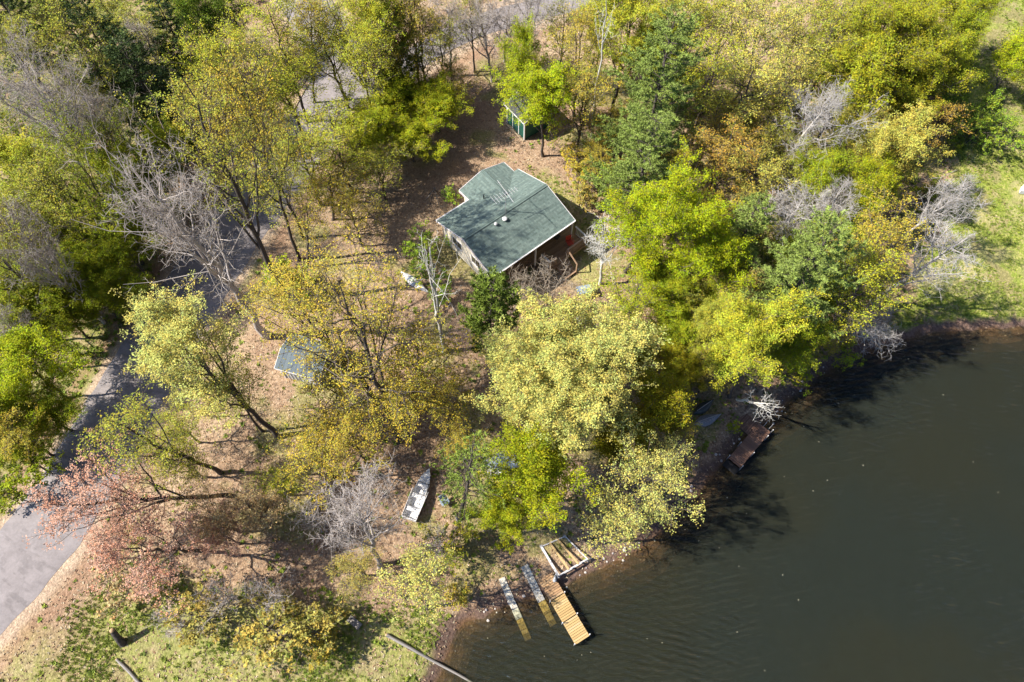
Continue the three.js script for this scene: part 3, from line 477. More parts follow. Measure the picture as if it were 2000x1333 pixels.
  const pw = part(Hs, 'window', box(1.5, 1.0, 0.04, 2.4, 2.0, -1.82), M.glass); for (const y of [-0.53, 0.53]) part(pw, 'frame', box(1.66, 0.08, 0.06, 2.4, 2 + y, -1.81), M.white);
  // roof fittings
  const roofY = (v) => RG - (RG - E) * Math.abs(v - vr) / vr;
  const vent = (u, v, r, h, m, capR) => { const y = roofY(v), o = part(Hs, 'roof_vent', rod(V(u, y - 0.05, -v), V(u, y + h, -v), r, 16), m); if (capR) part(o, 'vent_cap', new THREE.LatheGeometry([[0, 0.1], [capR * 0.7, 0.08], [capR, 0.02], [capR, -0.03], [r, -0.03]].map(([a, b]) => new THREE.Vector2(a, b)), 20).translate(u, y + h, -v), M.white); };
  vent(2.35, 3.0, 0.07, 0.16, M.white, 0.13); vent(3.2, 2.95, 0.1, 0.14, M.white, 0.2); vent(3.65, 6.1, 0.05, 0.45, M.black);
  vent(6.7, 7.7, 0.035, 0.3, M.galv);
}
// ---------------------------------------------------------------- television aerial on the ridge
{
  const A = thing('television_aerial', 'silver television aerial on a tripod mast on the cabin roof ridge', 'aerial', [-1.1, 2.75, -28.8], THREE.MathUtils.degToRad(40));
  const b = V(3.7, 4.3, -3.45);
  part(A, 'mast', rod(b, b.clone().add(V(0, 2.35, 0)), 0.024), M.galv);
  for (const [x, z] of [[0.55, -0.1], [-0.4, 0.5], [-0.35, -0.55]]) part(A, 'tripod_leg', rod(b.clone().add(V(x, -Math.abs(z) * 0.32 + 0.02, z)), b.clone().add(V(0, 0.85, 0)), 0.016), M.steel);
  const boom = (y, ang, L, n, l0, l1) => { const d = V(Math.cos(ang), 0, Math.sin(ang)), s = V(-d.z, 0, d.x), c = b.clone().add(V(0, y, 0)), o = part(A, 'boom', rod(c.clone().addScaledVector(d, -L / 2), c.clone().addScaledVector(d, L / 2), 0.017), M.galv); for (let i = 0; i < n; i++) { const q = c.clone().addScaledVector(d, -L / 2 + L * (i + 0.3) / n), e = (l0 + (l1 - l0) * i / n) / 2; part(o, 'element', rod(q.clone().addScaledVector(s, -e), q.clone().addScaledVector(s, e), 0.011, 6), M.galv); } };
  boom(1.95, 0.1, 2.2, 9, 0.9, 0.45); boom(2.3, 1.75, 2.4, 3, 0.25, 0.16);
}
// ---------------------------------------------------------------- sheds
function plainShed(g, w, d, h, rise, wallM, roofM, trimM, batten) {
  const body = part(g, 'wall', box(w, h, d, 0, h / 2, 0), wallM);
  const sh = new THREE.Shape([[-d / 2, h], [d / 2, h], [0, h + rise]].map(([a, b]) => new THREE.Vector2(a, b))); part(g, 'gable', new THREE.ExtrudeGeometry(sh, { depth: w, bevelEnabled: false }).rotateY(Math.PI / 2).translate(-w / 2, 0, 0), wallM);
  if (batten) for (let i = 0; i <= Math.round(w / batten); i++) for (const s of [-1, 1]) part(body, 'batten', box(0.07, h - 0.04, 0.03, -w / 2 + i * w / Math.round(w / batten), h / 2, s * (d / 2 + 0.012)), trimM);
  if (batten) for (let i = 1; i < Math.round(d / batten); i++) for (const s of [-1, 1]) part(body, 'batten', box(0.03, h - 0.04, 0.07, s * (w / 2 + 0.012), h / 2, -d / 2 + i * d / Math.round(d / batten)), trimM);
  const o = 0.22, roof = new THREE.Group(); roof.name = 'roof'; g.add(roof);
  for (const s of [-1, 1]) { const a = V(-w / 2 - o, h - rise / (d / 2) * o, s * (d / 2 + o)), b = V(w / 2 + o, a.y, a.z), n = Math.round((w + 2 * o) / 0.3);
    for (let i = 0; i < n; i++) { const x0 = a.x + (w + 2 * o) * i / n, x1 = a.x + (w + 2 * o) * (i + 1) / n, m = (x0 + x1) / 2, p = V(m, a.y + 0.05, a.z), q = V(m, h + rise + 0.05, 0); part(roof, 'roof_panel', beam(p, q, x1 - x0 - 0.012, 0.03), roofM[i % roofM.length]); }
    part(roof, 'fascia', beam(a.clone().add(V(0, -0.02, s * 0.02)), b.clone().add(V(0, -0.02, s * 0.02)), 0.03, 0.12), trimM);
    for (const e of [a, b]) part(roof, 'rake_board', beam(e.clone().add(V(Math.sign(e.x) * 0.018, 0, 0)), V(e.x + Math.sign(e.x) * 0.018, h + rise, 0), 0.03, 0.12), trimM); }
  for (const x of [-1, 1]) for (const z of [-1, 1]) part(g, 'corner_board', box(0.1, h, 0.1, x * (w / 2 + 0.005), h / 2, z * (d / 2 + 0.005)), trimM);
  return g;
}
{
  const slate = [mat(0.12, 0.15, 0.175, 0.85), mat(0.108, 0.135, 0.16, 0.85), mat(0.13, 0.16, 0.18, 0.85)];
  const s = thing('garden_shed', 'shed with grey-blue metal roof and white batten walls under golden trees', 'shed', [-14.9, 2.5, -22.7], -0.27);
  plainShed(s, 3.0, 2.5, 1.95, 0.45, mat(0.34, 0.36, 0.37, 0.7), slate, M.white, 0.3); part(s, 'door', box(0.8, 1.7, 0.04, 0.6, 0.88, 1.28), M.white);
  const gs = thing('garden_shed', 'little dark green shed with white trim at the driveway head', 'shed', [1.45, 2.9, -47.35], -0.95);
  plainShed(gs, 2.6, 2.7, 2.2, 0.45, M.greenWall, [mat(0.06, 0.065, 0.07, 0.8), mat(0.05, 0.055, 0.06, 0.8)], M.white, 0); for (const x of [-0.45, 0.45]) part(gs, 'trim_board', box(0.08, 2.15, 0.03, x, 1.08, 1.372), M.white);
  part(gs, 'door', box(0.82, 1.9, 0.04, 0, 1.0, 1.37), mat(0.01, 0.06, 0.05, 0.6)); part(gs, 'skid', box(2.9, 0.12, 0.14, 0, -0.02, 1.55), wood(0.4, 0.3, 0.2));
  const u = thing('utility_box', 'small teal-lidded utility box at the far wood edge', 'box', [-28.9, 3.05, -57.1], 0.3);
  part(u, 'cabinet', box(0.62, 0.75, 0.5, 0, 0.37, 0), mat(0.05, 0.16, 0.12, 0.6)); part(u, 'lid', box(0.78, 0.07, 0.62, 0, 0.79, 0), M.teal); part(u, 'plinth', box(0.8, 0.1, 0.7, 0, 0.02, 0), M.block);
}
// ---------------------------------------------------------------- docks
const dir = (a, b) => Math.atan2(-(b[1] - a[1]), b[0] - a[0]);
function dockRun(g, x0, x1, w, y, tones, pitch = 0.155, z = 0) {   // boards laid across a run along local x
  const n = Math.round((x1 - x0) / pitch);
  for (let i = 0; i < n; i++) { const r = hash2(i, Math.round(x0 * 10), 6); part(g, 'plank', box((x1 - x0) / n - 0.022, 0.035, w + (r - 0.5) * 0.03, x0 + (i + 0.5) * (x1 - x0) / n, y + (r - 0.5) * 0.008, z), tones[Math.floor(hash2(i, 3, Math.round(x0 * 7) + 90) * tones.length)]); }
  for (const s of [-1, 1]) part(g, 'side_rail', box(x1 - x0, 0.14, 0.045, (x0 + x1) / 2, y - 0.09, z + s * (w / 2 - 0.03)), tones[2]);
}
{
  const D = thing('boat_dock', 'straight yellow plank dock beside the concrete ramp strips', 'dock', [2.22, 0, -8.18], dir([2.22, -8.18], [4.52, -4.25]));
  dockRun(D, 0, 1.5, 1.06, 0.44, oldTones); dockRun(D, 1.54, 3.02, 1.06, 0.42, plankTones); dockRun(D, 3.06, 4.56, 1.06, 0.42, plankTones);
  for (const x of [1.52, 3.04, 4.5]) for (const s of [-1, 1]) { const o = part(D, 'post', rod(V(x, -0.9, s * 0.57), V(x, 0.78, s * 0.57), 0.03, 10), M.galv); part(o, 'post_cap', new THREE.SphereGeometry(0.042, 10, 8).translate(x, 0.78, s * 0.57), M.white); part(D, 'bracket', box(0.1, 0.1, 0.05, x, 0.36, s * 0.55), M.steel); }
  const L = thing('boat_dock', 'weathered brown L-shaped dock beside the stony bank', 'dock', [16.1, 0, -16.05], dir([16.1, -16.05], [18.75, -18.78]));
  dockRun(L, 0, 3.85, 1.05, 0.45, brownTones); 
  const side = []; for (let i = 0; i < 8; i++) part(L, 'plank', box(1.3, 0.035, 0.125, 3.2, 0.446, -0.62 - i * 0.155), brownTones[(i * 5) % 4]);
  for (const x of [2.6, 3.8]) part(L, 'side_rail', box(0.045, 0.14, 1.3, x, 0.35, -1.15), brownTones[2]);
  for (const [x, z] of [[0.1, 0.57], [1.5, 0.57], [3.3, 0.57], [0.1, -0.57], [1.5, -0.57], [3.95, 0.57]]) { const o = part(L, 'post', rod(V(x, -0.9, z), V(x, 0.8, z), 0.028, 10), M.galv); part(o, 'post_cap', new THREE.SphereGeometry(0.04, 10, 8).translate(x, 0.8, z), M.white); }
  part(L, 'ladder_rail', rod(V(4.1, -0.6, 0.3), V(4.35, 0.75, 0.32), 0.02), M.alu); part(L, 'ladder_rail', rod(V(4.0, -0.6, -0.1), V(4.15, 0.75, -0.1), 0.02), M.alu);
  part(L, 'end_mat', box(0.62, 0.02, 1.02, -0.34, 0.3, 0), M.black, 'black mat on the low end frame'); for (const s of [-1, 1]) part(L, 'end_rail', box(0.66, 0.1, 0.05, -0.35, 0.27, s * 0.53), M.black);
}
// concrete ramp strips that run into the water
{
  const conc = new THREE.MeshStandardMaterial({ roughness: 1, map: texture(256, 256, (x, y) => { const n = 0.85 + 0.3 * hash2(x, y, 6), d = smooth(0.58, 0.72, fbm(x / 30, y / 30, 17, 3)); return [(0.64 - 0.34 * d) * n, (0.6 - 0.36 * d) * n, (0.52 - 0.34 * d) * n]; }) });
  const algae = new THREE.MeshStandardMaterial({ roughness: 1, color: new THREE.Color(1, 0.72, 0.26), map: conc.map }), ramp = (label, a, b, w, n) => { const t = thing('boat_ramp_strip', label, 'ramp', [a[0], 0, a[1]], dir(a, b), 'concrete boat ramp strips'), L = Math.hypot(b[0] - a[0], b[1] - a[1]); for (let i = 0; i < n; i++) { const x0 = L * i / n, x1 = L * (i + 1) / n, P = [x0, x1].map((x) => { const f = x / L, X = a[0] + (b[0] - a[0]) * f, Z = a[1] + (b[1] - a[1]) * f; return V(x, Math.max(ground(X, Z) + 0.035, 0.27 - f * 0.62), 0); }); P[1].x -= 0.03; part(t, 'slab', beam(P[0], P[1], w * (0.94 + 0.1 * hash2(i, n, 8)), 0.09), i >= n * 0.55 ? algae : conc); } };
  ramp('concrete ramp strip running into the water close to the yellow dock', [0.82, -8.84], [2.74, -5.21], 0.5, 5);
  ramp('crumbling concrete ramp strip farther from the yellow dock', [-0.7, -8.06], [1.08, -4.33], 0.45, 6);
}
// empty boat lift
{
  const c = [[3.12, -8.19], [5.05, -9.25], [3.62, -10.75], [2.02, -10.06]].map(([x, z]) => V(x, 0.78, z)), mid = V(3.4, 0, -9.5);
  const G = thing('boat_lift', 'empty aluminium boat lift frame with a winch at the shore', 'boat lift', [mid.x, 0, mid.z]);
  const P = c.map((v) => v.clone().sub(mid)), low = (v, y = 0.35) => V(v.x, y, v.z);
  for (let i = 0; i < 4; i++) part(G, 'frame_beam', beam(P[i], P[(i + 1) % 4], 0.075, 0.09), M.alu);
  part(G, 'frame_beam', beam(P[0].clone().add(V(-0.14, 0, -0.08)), P[3].clone().add(V(-0.12, 0, -0.06)), 0.07, 0.09), M.alu); part(G, 'frame_beam', beam(low(P[0]), low(P[1]), 0.07, 0.07), M.alu);
  for (const f of [0.34, 0.68]) part(G, 'bunk_board', beam(P[0].clone().lerp(P[1], f).add(V(0, 0.06, 0)), P[3].clone().lerp(P[2], f).add(V(0, 0.06, 0)), 0.12, 0.06), plankTones[1]);
  for (const v of P) { part(G, 'leg', rod(low(v, -0.1), v.clone().add(V(0, 0.12, 0)), 0.035, 10), M.alu); part(G, 'foot', box(0.22, 0.03, 0.22, v.x, ground(v.x + mid.x, v.z + mid.z) + 0.03, v.z), M.galv); }
  const w = part(G, 'winch_drum', new THREE.CapsuleGeometry(0.13, 0.34, 6, 14).rotateZ(Math.PI / 2).rotateY(1.1).translate(P[0].x - 0.22, 0.72, P[0].z + 0.16), mat(0.36, 0.38, 0.42, 0.45)); part(w, 'winch_strap', box(0.06, 0.3, 0.3, P[0].x - 0.22, 0.74, P[0].z + 0.16), M.dark);
  const wheel = part(G, 'crank_wheel', new THREE.TorusGeometry(0.32, 0.02, 6, 24).rotateY(0.5).translate(P[1].x + 0.1, 0.85, P[1].z + 0.05), M.steel); for (let k = 0; k < 3; k++) part(wheel, 'spoke', rod(V(P[1].x + 0.1, 0.85, P[1].z + 0.05), V(P[1].x + 0.1 + 0.3 * Math.cos(k * 2.1) * Math.cos(0.5), 0.85 + 0.3 * Math.sin(k * 2.1), P[1].z + 0.05 - 0.3 * Math.cos(k * 2.1) * Math.sin(0.5)), 0.012, 6), M.steel);
}
// ---------------------------------------------------------------- boats
function hull(L, W, D, stern, y = 0, inset = 0) {   // an open shell along local x, bow at +x
  const n = 22, m = 10, P = [], U = [], I = [];
  for (let i = 0; i <= n; i++) { const t = i / n, fwd = Math.pow(Math.max(0, (t - 0.3) / 0.7), 1.9), aft = stern ? 0.1 * Math.pow(1 - t, 2) : Math.pow(Math.max(0, (0.55 - t) / 0.55), 2.1), w = Math.max(0.012, (W / 2) * (1 - fwd) * (1 - aft) - inset), keel = D * 0.3 * (Math.pow(t, 5) + (stern ? 0 : Math.pow(1 - t, 5))) + inset, top = D + 0.12 * D * (t * t + (stern ? 0 : (1 - t) * (1 - t)));
    for (let j = 0; j <= m; j++) { const a = (j / m - 0.5) * Math.PI, s = Math.sin(a), c = Math.pow(Math.cos(a), 0.6); P.push((t - 0.5) * L * (1 - inset / L), y + keel + (top - keel) * (1 - c), s * w * (0.86 + 0.14 * (1 - c))); U.push(t * L, j / m * W); } }
  for (let i = 0; i < n; i++) for (let j = 0; j < m; j++) { const a = i * (m + 1) + j; I.push(a, a + 1, a + m + 1, a + 1, a + m + 2, a + m + 1); }
  const g = new THREE.BufferGeometry(); g.setAttribute('position', new THREE.Float32BufferAttribute(P, 3)); g.setAttribute('uv', new THREE.Float32BufferAttribute(U, 2)); g.setIndex(I); g.computeVertexNormals(); return g;
}
const litterTex = (base, spot, k) => texture(256, 256, (x, y) => { const n = 0.9 + 0.2 * hash2(x, y, k), d = smooth(0.66, 0.72, vnoise(x / 9, y / 9, k)) * (0.35 + 0.65 * vnoise(x / 70, y / 70, k + 2)); return base.map((b, i) => (b + (spot[i] - b) * d) * n); });
const hullWhite = new THREE.MeshStandardMaterial({ roughness: 0.45, side: THREE.DoubleSide, map: litterTex([0.80, 0.80, 0.81], [0.16, 0.12, 0.09], 61) });
const hullGrey = new THREE.MeshStandardMaterial({ roughness: 0.6, side: THREE.DoubleSide, map: litterTex([0.20, 0.22, 0.26], [0.45, 0.43, 0.40], 62) });
const hullDark = mat(0.055, 0.07, 0.068, 0.55, { side: THREE.DoubleSide });
{
  const y = ground(-6.3, -13.4) + 0.02, B = thing('rowboat', 'white open rowboat with bench seats lying on the leaf litter', 'boat', [-6.32, y, -13.38], dir([-6.9, -11.65], [-5.73, -15.1]));
  part(B, 'hull', hull(3.75, 1.15, 0.46, true), hullWhite); part(B, 'inner_hull', hull(3.7, 1.15, 0.45, true, 0.0, 0.035), hullWhite);
  for (const [x, w] of [[-1.2, 1.0], [-0.25, 1.06], [0.55, 0.92]]) part(B, 'bench', box(0.28, 0.05, w, x, 0.36, 0), M.white);
  part(B, 'bow_deck', new THREE.ExtrudeGeometry(new THREE.Shape([[0.75, -0.43], [1.3, -0.26], [1.78, -0.03], [1.78, 0.03], [1.3, 0.26], [0.75, 0.43]].map(([a, b]) => new THREE.Vector2(a, b))), { depth: 0.03, bevelEnabled: false }).rotateX(-Math.PI / 2).translate(0, 0.47, 0), hullWhite);
  part(B, 'transom', box(0.05, 0.44, 1.0, -1.86, 0.25, 0), M.white); part(B, 'gunwale', rod(V(-1.85, 0.475, 0.52), V(0.2, 0.48, 0.57), 0.022), M.alu); part(B, 'gunwale', rod(V(-1.85, 0.475, -0.52), V(0.2, 0.48, -0.57), 0.022), M.alu);
  const up = (name, label, x, z, turn, L, W, D, m) => { const gy = ground(x, z), t = thing(name, label, 'boat', [x, gy + D + 0.06, z], turn); const h = part(t, 'hull', hull(L, W, D, false), m); h.rotation.x = Math.PI; const k = part(t, 'keel', rod(V(-L * 0.36, 0.0, 0), V(L * 0.36, 0.0, 0), 0.02), M.galv); return t; };
  up('canoe', 'white upturned canoe littered with leaves beside the cabin', -7.75, -30.15, dir([-8.76, -30.97], [-7.04, -29.55]), 3.0, 0.8, 0.34, hullWhite);
  up('rowboat', 'dark upturned rowboat on the bank above the L-shaped dock', 14.3, -20.2, 0.6, 2.0, 0.85, 0.36, hullDark); up('rowboat', 'grey-blue upturned rowboat strewn with pale leaves on the bank', 14.45, -19.25, 0.35, 2.3, 0.95, 0.34, hullGrey);
  up('rowboat', 'white upturned boat at the edge of the lakeside lawn', 45.3, -40.5, 0.5, 2.6, 1.1, 0.45, mat(0.75, 0.75, 0.76, 0.5, { side: THREE.DoubleSide }));
  const t = thing('covered_boat', 'white boat under a pale blue cover beneath the yellow-green tree', 'boat', [0.2, ground(0.2, -15.8), -15.8], 0.35);
  part(t, 'hull', hull(4.2, 1.6, 0.6, true, 0.1), mat(0.72, 0.72, 0.74, 0.4, { side: THREE.DoubleSide })); part(t, 'cover', new THREE.SphereGeometry(1, 20, 10, 0, 6.3, 0, 1.57).scale(1.7, 0.35, 0.66).translate(-0.2, 0.68, 0), M.tarp); part(t, 'cradle', box(1.4, 0.12, 1.2, -0.6, 0.06, 0), oldTones[0]);
}
// ---------------------------------------------------------------- yard things by the porch and along the shore
{
  const chair = (label, x, y, z, turn, m, name = 'camp_chair') => { const g = thing(name, label, 'chair', [x, y, z], turn); part(g, 'seat', box(0.5, 0.04, 0.46, 0, 0.42, 0), m); part(g, 'backrest', box(0.5, 0.55, 0.04, 0, 0.7, -0.24).applyMatrix4(new THREE.Matrix4().makeRotationX(-0.12)), m); for (const a of [-1, 1]) for (const b of [-1, 1]) part(g, 'leg', rod(V(a * 0.22, 0, b * 0.2), V(a * 0.22, 0.42, b * 0.2), 0.015, 6), M.steel); for (const a of [-1, 1]) part(g, 'armrest', box(0.05, 0.03, 0.44, a * 0.27, 0.62, 0), m); return g; };
  const C = Math.cos(THREE.MathUtils.degToRad(40)), S = Math.sin(THREE.MathUtils.degToRad(40)), loc = (u, z) => [-1.1 + u * C + z * S, -28.8 - u * S + z * C];
  let [x, z] = loc(7.3, 0.25); chair('bright red chair on the cabin porch', x, 2.75 + 0.64, z, 0.4, M.red, 'porch_chair');
  [x, z] = loc(6.9, -0.9); chair('black chair under the porch roof', x, 2.75 + 0.64, z, 0.9, M.dark, 'porch_chair');
  chair('dull red camp chair by the fire ring in the yard', 4.5, ground(4.5, -28.5), -28.5, 2.2, mat(0.22, 0.03, 0.04, 0.7)); chair('grey-blue camp chair by the fire ring in the yard', 4.1, ground(4.1, -27.9), -27.9, 2.9, M.tarp); chair('grey lawn chair under the thin pine', -4.6, ground(-4.6, -12.8), -12.8, 0.5, M.tarp, 'lawn_chair');
  const tb = thing('folding_table', 'grey-blue folding table in the sunny yard before the porch', 'table', [5.7, ground(5.7, -29.3), -29.3], 0.2); part(tb, 'table_top', box(1.25, 0.05, 0.75, 0, 0.72, 0), M.tarp); for (const a of [-1, 1]) for (const b of [-1, 1]) part(tb, 'leg', rod(V(a * 0.52, 0, b * 0.3), V(a * 0.52, 0.72, b * 0.3), 0.02, 6), M.steel);
  const cb = thing('cooler', 'blue cooler box with white lid in the stony yard', 'cooler', [5.45, ground(5.45, -26.75), -26.75], 0.5); part(cb, 'tub', box(0.62, 0.36, 0.38, 0, 0.19, 0), M.blue); part(cb, 'lid', box(0.66, 0.07, 0.42, 0, 0.41, 0), M.white); part(cb, 'handle', rod(V(-0.34, 0.3, -0.12), V(-0.34, 0.3, 0.12), 0.015, 6), M.white);
  const r = rng(12), rockG = [0, 1, 2].map((k) => { const g = new THREE.IcosahedronGeometry(1, 1), p = g.attributes.position; for (let i = 0; i < p.count; i++) { const v = V(p.getX(i), p.getY(i), p.getZ(i)), s = 0.75 + 0.5 * vnoise(v.x * 1.3 + k * 5 + 3, v.y * 1.3 + v.z + 9, k); p.setXYZ(i, v.x * s, v.y * s * 0.7, v.z * s); } g.computeVertexNormals(); return g; }), rockM = [mat(0.5, 0.45, 0.42, 0.95), mat(0.36, 0.33, 0.33, 0.95), mat(0.6, 0.55, 0.5, 0.95)];
  const ring = thing('fire_ring', 'ring of pale stones in the sunny yard before the porch', 'fire ring', [4.9, ground(4.9, -27.6), -27.6]); for (let k = 0; k < 11; k++) { const o = part(ring, 'stone', rockG[k % 3], rockM[k % 3]); o.position.set(Math.cos(k * 0.571) * 0.6, 0.06, Math.sin(k * 0.571) * 0.6); o.scale.setScalar(0.13 + 0.05 * r()); o.rotation.y = k; }
  // stones of the bank
  for (let k = 0; k < 70; k++) { const i = 6 + Math.floor(r() * 18), f = r(), a = SHORE[i], b = SHORE[i + 1], X = a[0] + (b[0] - a[0]) * f - (r() - 0.42) * 1.1, Z = a[1] + (b[1] - a[1]) * f - (r() - 0.42) * 1.1, s = 0.05 + 0.1 * r() * r(), o = new THREE.Mesh(rockG[k % 3], rockM[(k * 7) % 3]); o.name = numbered('shore_stone'); o.position.set(X, ground(X, Z) + s * 0.2, Z); o.scale.setScalar(s); o.rotation.y = k * 2.1; tag(o, 'small grey stone lying at the water line of the lake', 'stone', 'stones along the shore'); scene.add(o); }
  // logs and timber
  const log = (name, label, cat, pts, r0, r1, m) => { const c = new THREE.CatmullRomCurve3(pts), g = new THREE.TubeGeometry(c, 26, 1, 10), p = g.attributes.position, n = g.attributes.normal; for (let i = 0; i < p.count; i++) { const t = Math.floor(i / 11) / 26, q = c.getPointAt(t), R = (r0 + (r1 - r0) * t) * (0.88 + 0.24 * vnoise(t * 14, (i % 11) * 0.8, 6)); p.setXYZ(i, q.x + n.getX(i) * R, q.y + n.getY(i) * R, q.z + n.getZ(i) * R); } g.computeVertexNormals(); const t = thing(name, label, cat, [0, 0, 0]); part(t, 'stem', g, m); for (const [q, R] of [[pts[0], r0], [pts[pts.length - 1], r1]]) part(t, 'cut_end', new THREE.SphereGeometry(R * 0.97, 10, 8).translate(q.x, q.y, q.z), oldTones[3]); return t; };
  const weather = wood(0.29, 0.265, 0.245), gy = (x, z, h) => V(x, ground(x, z) + h, z);
  log('fallen_log', 'long bleached log sloping from the bank into the water', 'log', [gy(-7.95, -4.5, 0.13), gy(-6.4, -3.75, 0.14), V(-4.9, 0.3, -3.0), V(-3.3, 0.02, -2.25), V(-1.9, -0.25, -1.5)], 0.11, 0.07, weather);
  log('fallen_log', 'grey broken log lying in the roadside grass below the stump', 'log', [gy(-24.0, -3.0, 0.07), gy(-23.1, -2.35, 0.08), gy(-22.2, -1.6, 0.07)], 0.08, 0.1, weather);
  log('tree_stump', 'dark leaning broken stump standing in the roadside grass', 'stump', [gy(-23.9, -3.9, -0.05), gy(-23.95, -4.1, 0.5), gy(-24.05, -4.5, 1.3)], 0.24, 0.16, M.bark);
  log('tree_stump', 'short grey stump beside the thin pine', 'stump', [gy(-3.7, -11.7, -0.05), gy(-3.75, -11.9, 0.35), gy(-3.8, -12.0, 0.7)], 0.14, 0.12, weather);
  const pl = thing('board', 'weathered grey board lying in the grass by the long log', 'board', [-10.0, ground(-10, -5.2) + 0.1, -5.2], -0.6); part(pl, 'panel', box(0.95, 0.06, 0.42), weather); part(pl, 'cleat', box(0.06, 0.05, 0.42, 0.3, -0.05, 0), weather);
  const tp = thing('pole_teepee', 'leaning bundle of bare poles beside the driveway behind the cabin', 'poles', [-6.5, ground(-6.5, -38.6), -38.6]); for (let k = 0; k < 7; k++) { const a = k * 0.9 + 0.3; part(tp, 'pole', rod(V(Math.cos(a) * 0.85, 0, Math.sin(a) * 0.7), V(-Math.cos(a) * 0.12, 1.35, -Math.sin(a) * 0.1), 0.035, 7, 0.022), k % 2 ? weather : M.bark); }
}
// ---------------------------------------------------------------- trees
class MB {
  constructor() { this.p = []; this.n = []; this.c = []; this.i = []; }
  tube(pts, rad, sides, tone) {
    const base = this.p.length / 3, N = pts.length;
    for (let k = 0; k < N; k++) {
      const a = pts[Math.max(0, k - 1)], b = pts[Math.min(N - 1, k + 1)], d = b.clone().sub(a).normalize(), s = Math.abs(d.y) < 0.9 ? V(0, 1, 0).cross(d).normalize() : V(1, 0, 0).cross(d).normalize(), u = d.clone().cross(s);
      for (let j = 0; j < sides; j++) { const t = j / sides * 6.2832, cx = Math.cos(t), sx = Math.sin(t), nx = s.x * cx + u.x * sx, ny = s.y * cx + u.y * sx, nz = s.z * cx + u.z * sx, w = tone(k, j); this.p.push(pts[k].x + nx * rad[k], pts[k].y + ny * rad[k], pts[k].z + nz * rad[k]); this.n.push(nx, ny, nz); this.c.push(w, w, w); }
    }
    for (let k = 0; k + 1 < N; k++) for (let j = 0; j < sides; j++) { const a = base + k * sides + j, b = base + k * sides + (j + 1) % sides; this.i.push(a, b, a + sides, b, b + sides, a + sides); }
  }
  leaf(x, y, z, nx, ny, nz, dx, dy, dz, l, w, c) {   // a blade: two shoulders and a tip
    const b = this.p.length / 3, sx = ny * dz - nz * dy, sy = nz * dx - nx * dz, sz = nx * dy - ny * dx;
    this.p.push(x + sx * w, y + sy * w, z + sz * w, x - sx * w, y - sy * w, z - sz * w, x + dx * l, y + dy * l, z + dz * l);
    for (let k = 0; k < 3; k++) { this.n.push(nx, ny, nz); this.c.push(c[0], c[1], c[2]); }
    this.i.push(b, b + 1, b + 2);
  }
  build() { const g = new THREE.BufferGeometry(); g.setAttribute('position', new THREE.Float32BufferAttribute(this.p, 3)); g.setAttribute('normal', new THREE.Float32BufferAttribute(this.n, 3)); g.setAttribute('color', new THREE.Float32BufferAttribute(this.c, 3)); g.setIndex(this.i); return g; }
}
let triangles = 0;
const unit = (r) => { const z = r() * 2 - 1, t = r() * 6.2832, s = Math.sqrt(1 - z * z); return V(s * Math.cos(t), z, s * Math.sin(t)); };
const gauss = (r) => (r() + r() + r() - 1.5) * 0.9;
function clump(leaf, r, c, o, spread) {
  const tone = 0.7 + 0.6 * r(), warm = (r() - 0.5) * 0.36, col = [tone * (1 + warm), tone * (1 - warm * 0.2), tone * (1 - warm)];
  for (let k = 0; k < o.leafN; k++) {
    const n = unit(r); n.y = Math.abs(n.y) + 0.8; n.normalize(); const d = unit(r); d.addScaledVector(n, -d.dot(n)).normalize(); const l = o.leafS * (0.65 + 0.7 * r()), v = 0.88 + 0.24 * r();
    leaf.leaf(c.x + gauss(r) * spread, c.y + gauss(r) * spread * 0.7, c.z + gauss(r) * spread, n.x, n.y, n.z, d.x, d.y, d.z, l, l * 0.42, [col[0] * v, col[1] * v, col[2] * v]);
  }
}
function curve(a, c, b, n, r, jit) { const out = []; for (let k = 0; k <= n; k++) { const t = k / n, s = 1 - t, v = V(a.x * s * s + 2 * c.x * s * t + b.x * t * t, a.y * s * s + 2 * c.y * s * t + b.y * t * t, a.z * s * s + 2 * c.z * s * t + b.z * t * t); if (k && k < n) v.add(V((r() - 0.5) * jit, (r() - 0.5) * jit, (r() - 0.5) * jit)); out.push(v); } return out; }
const along = (pts, t) => { const f = clamp(t, 0, 0.9999) * (pts.length - 1), i = Math.floor(f); return pts[i].clone().lerp(pts[i + 1], f - i); };
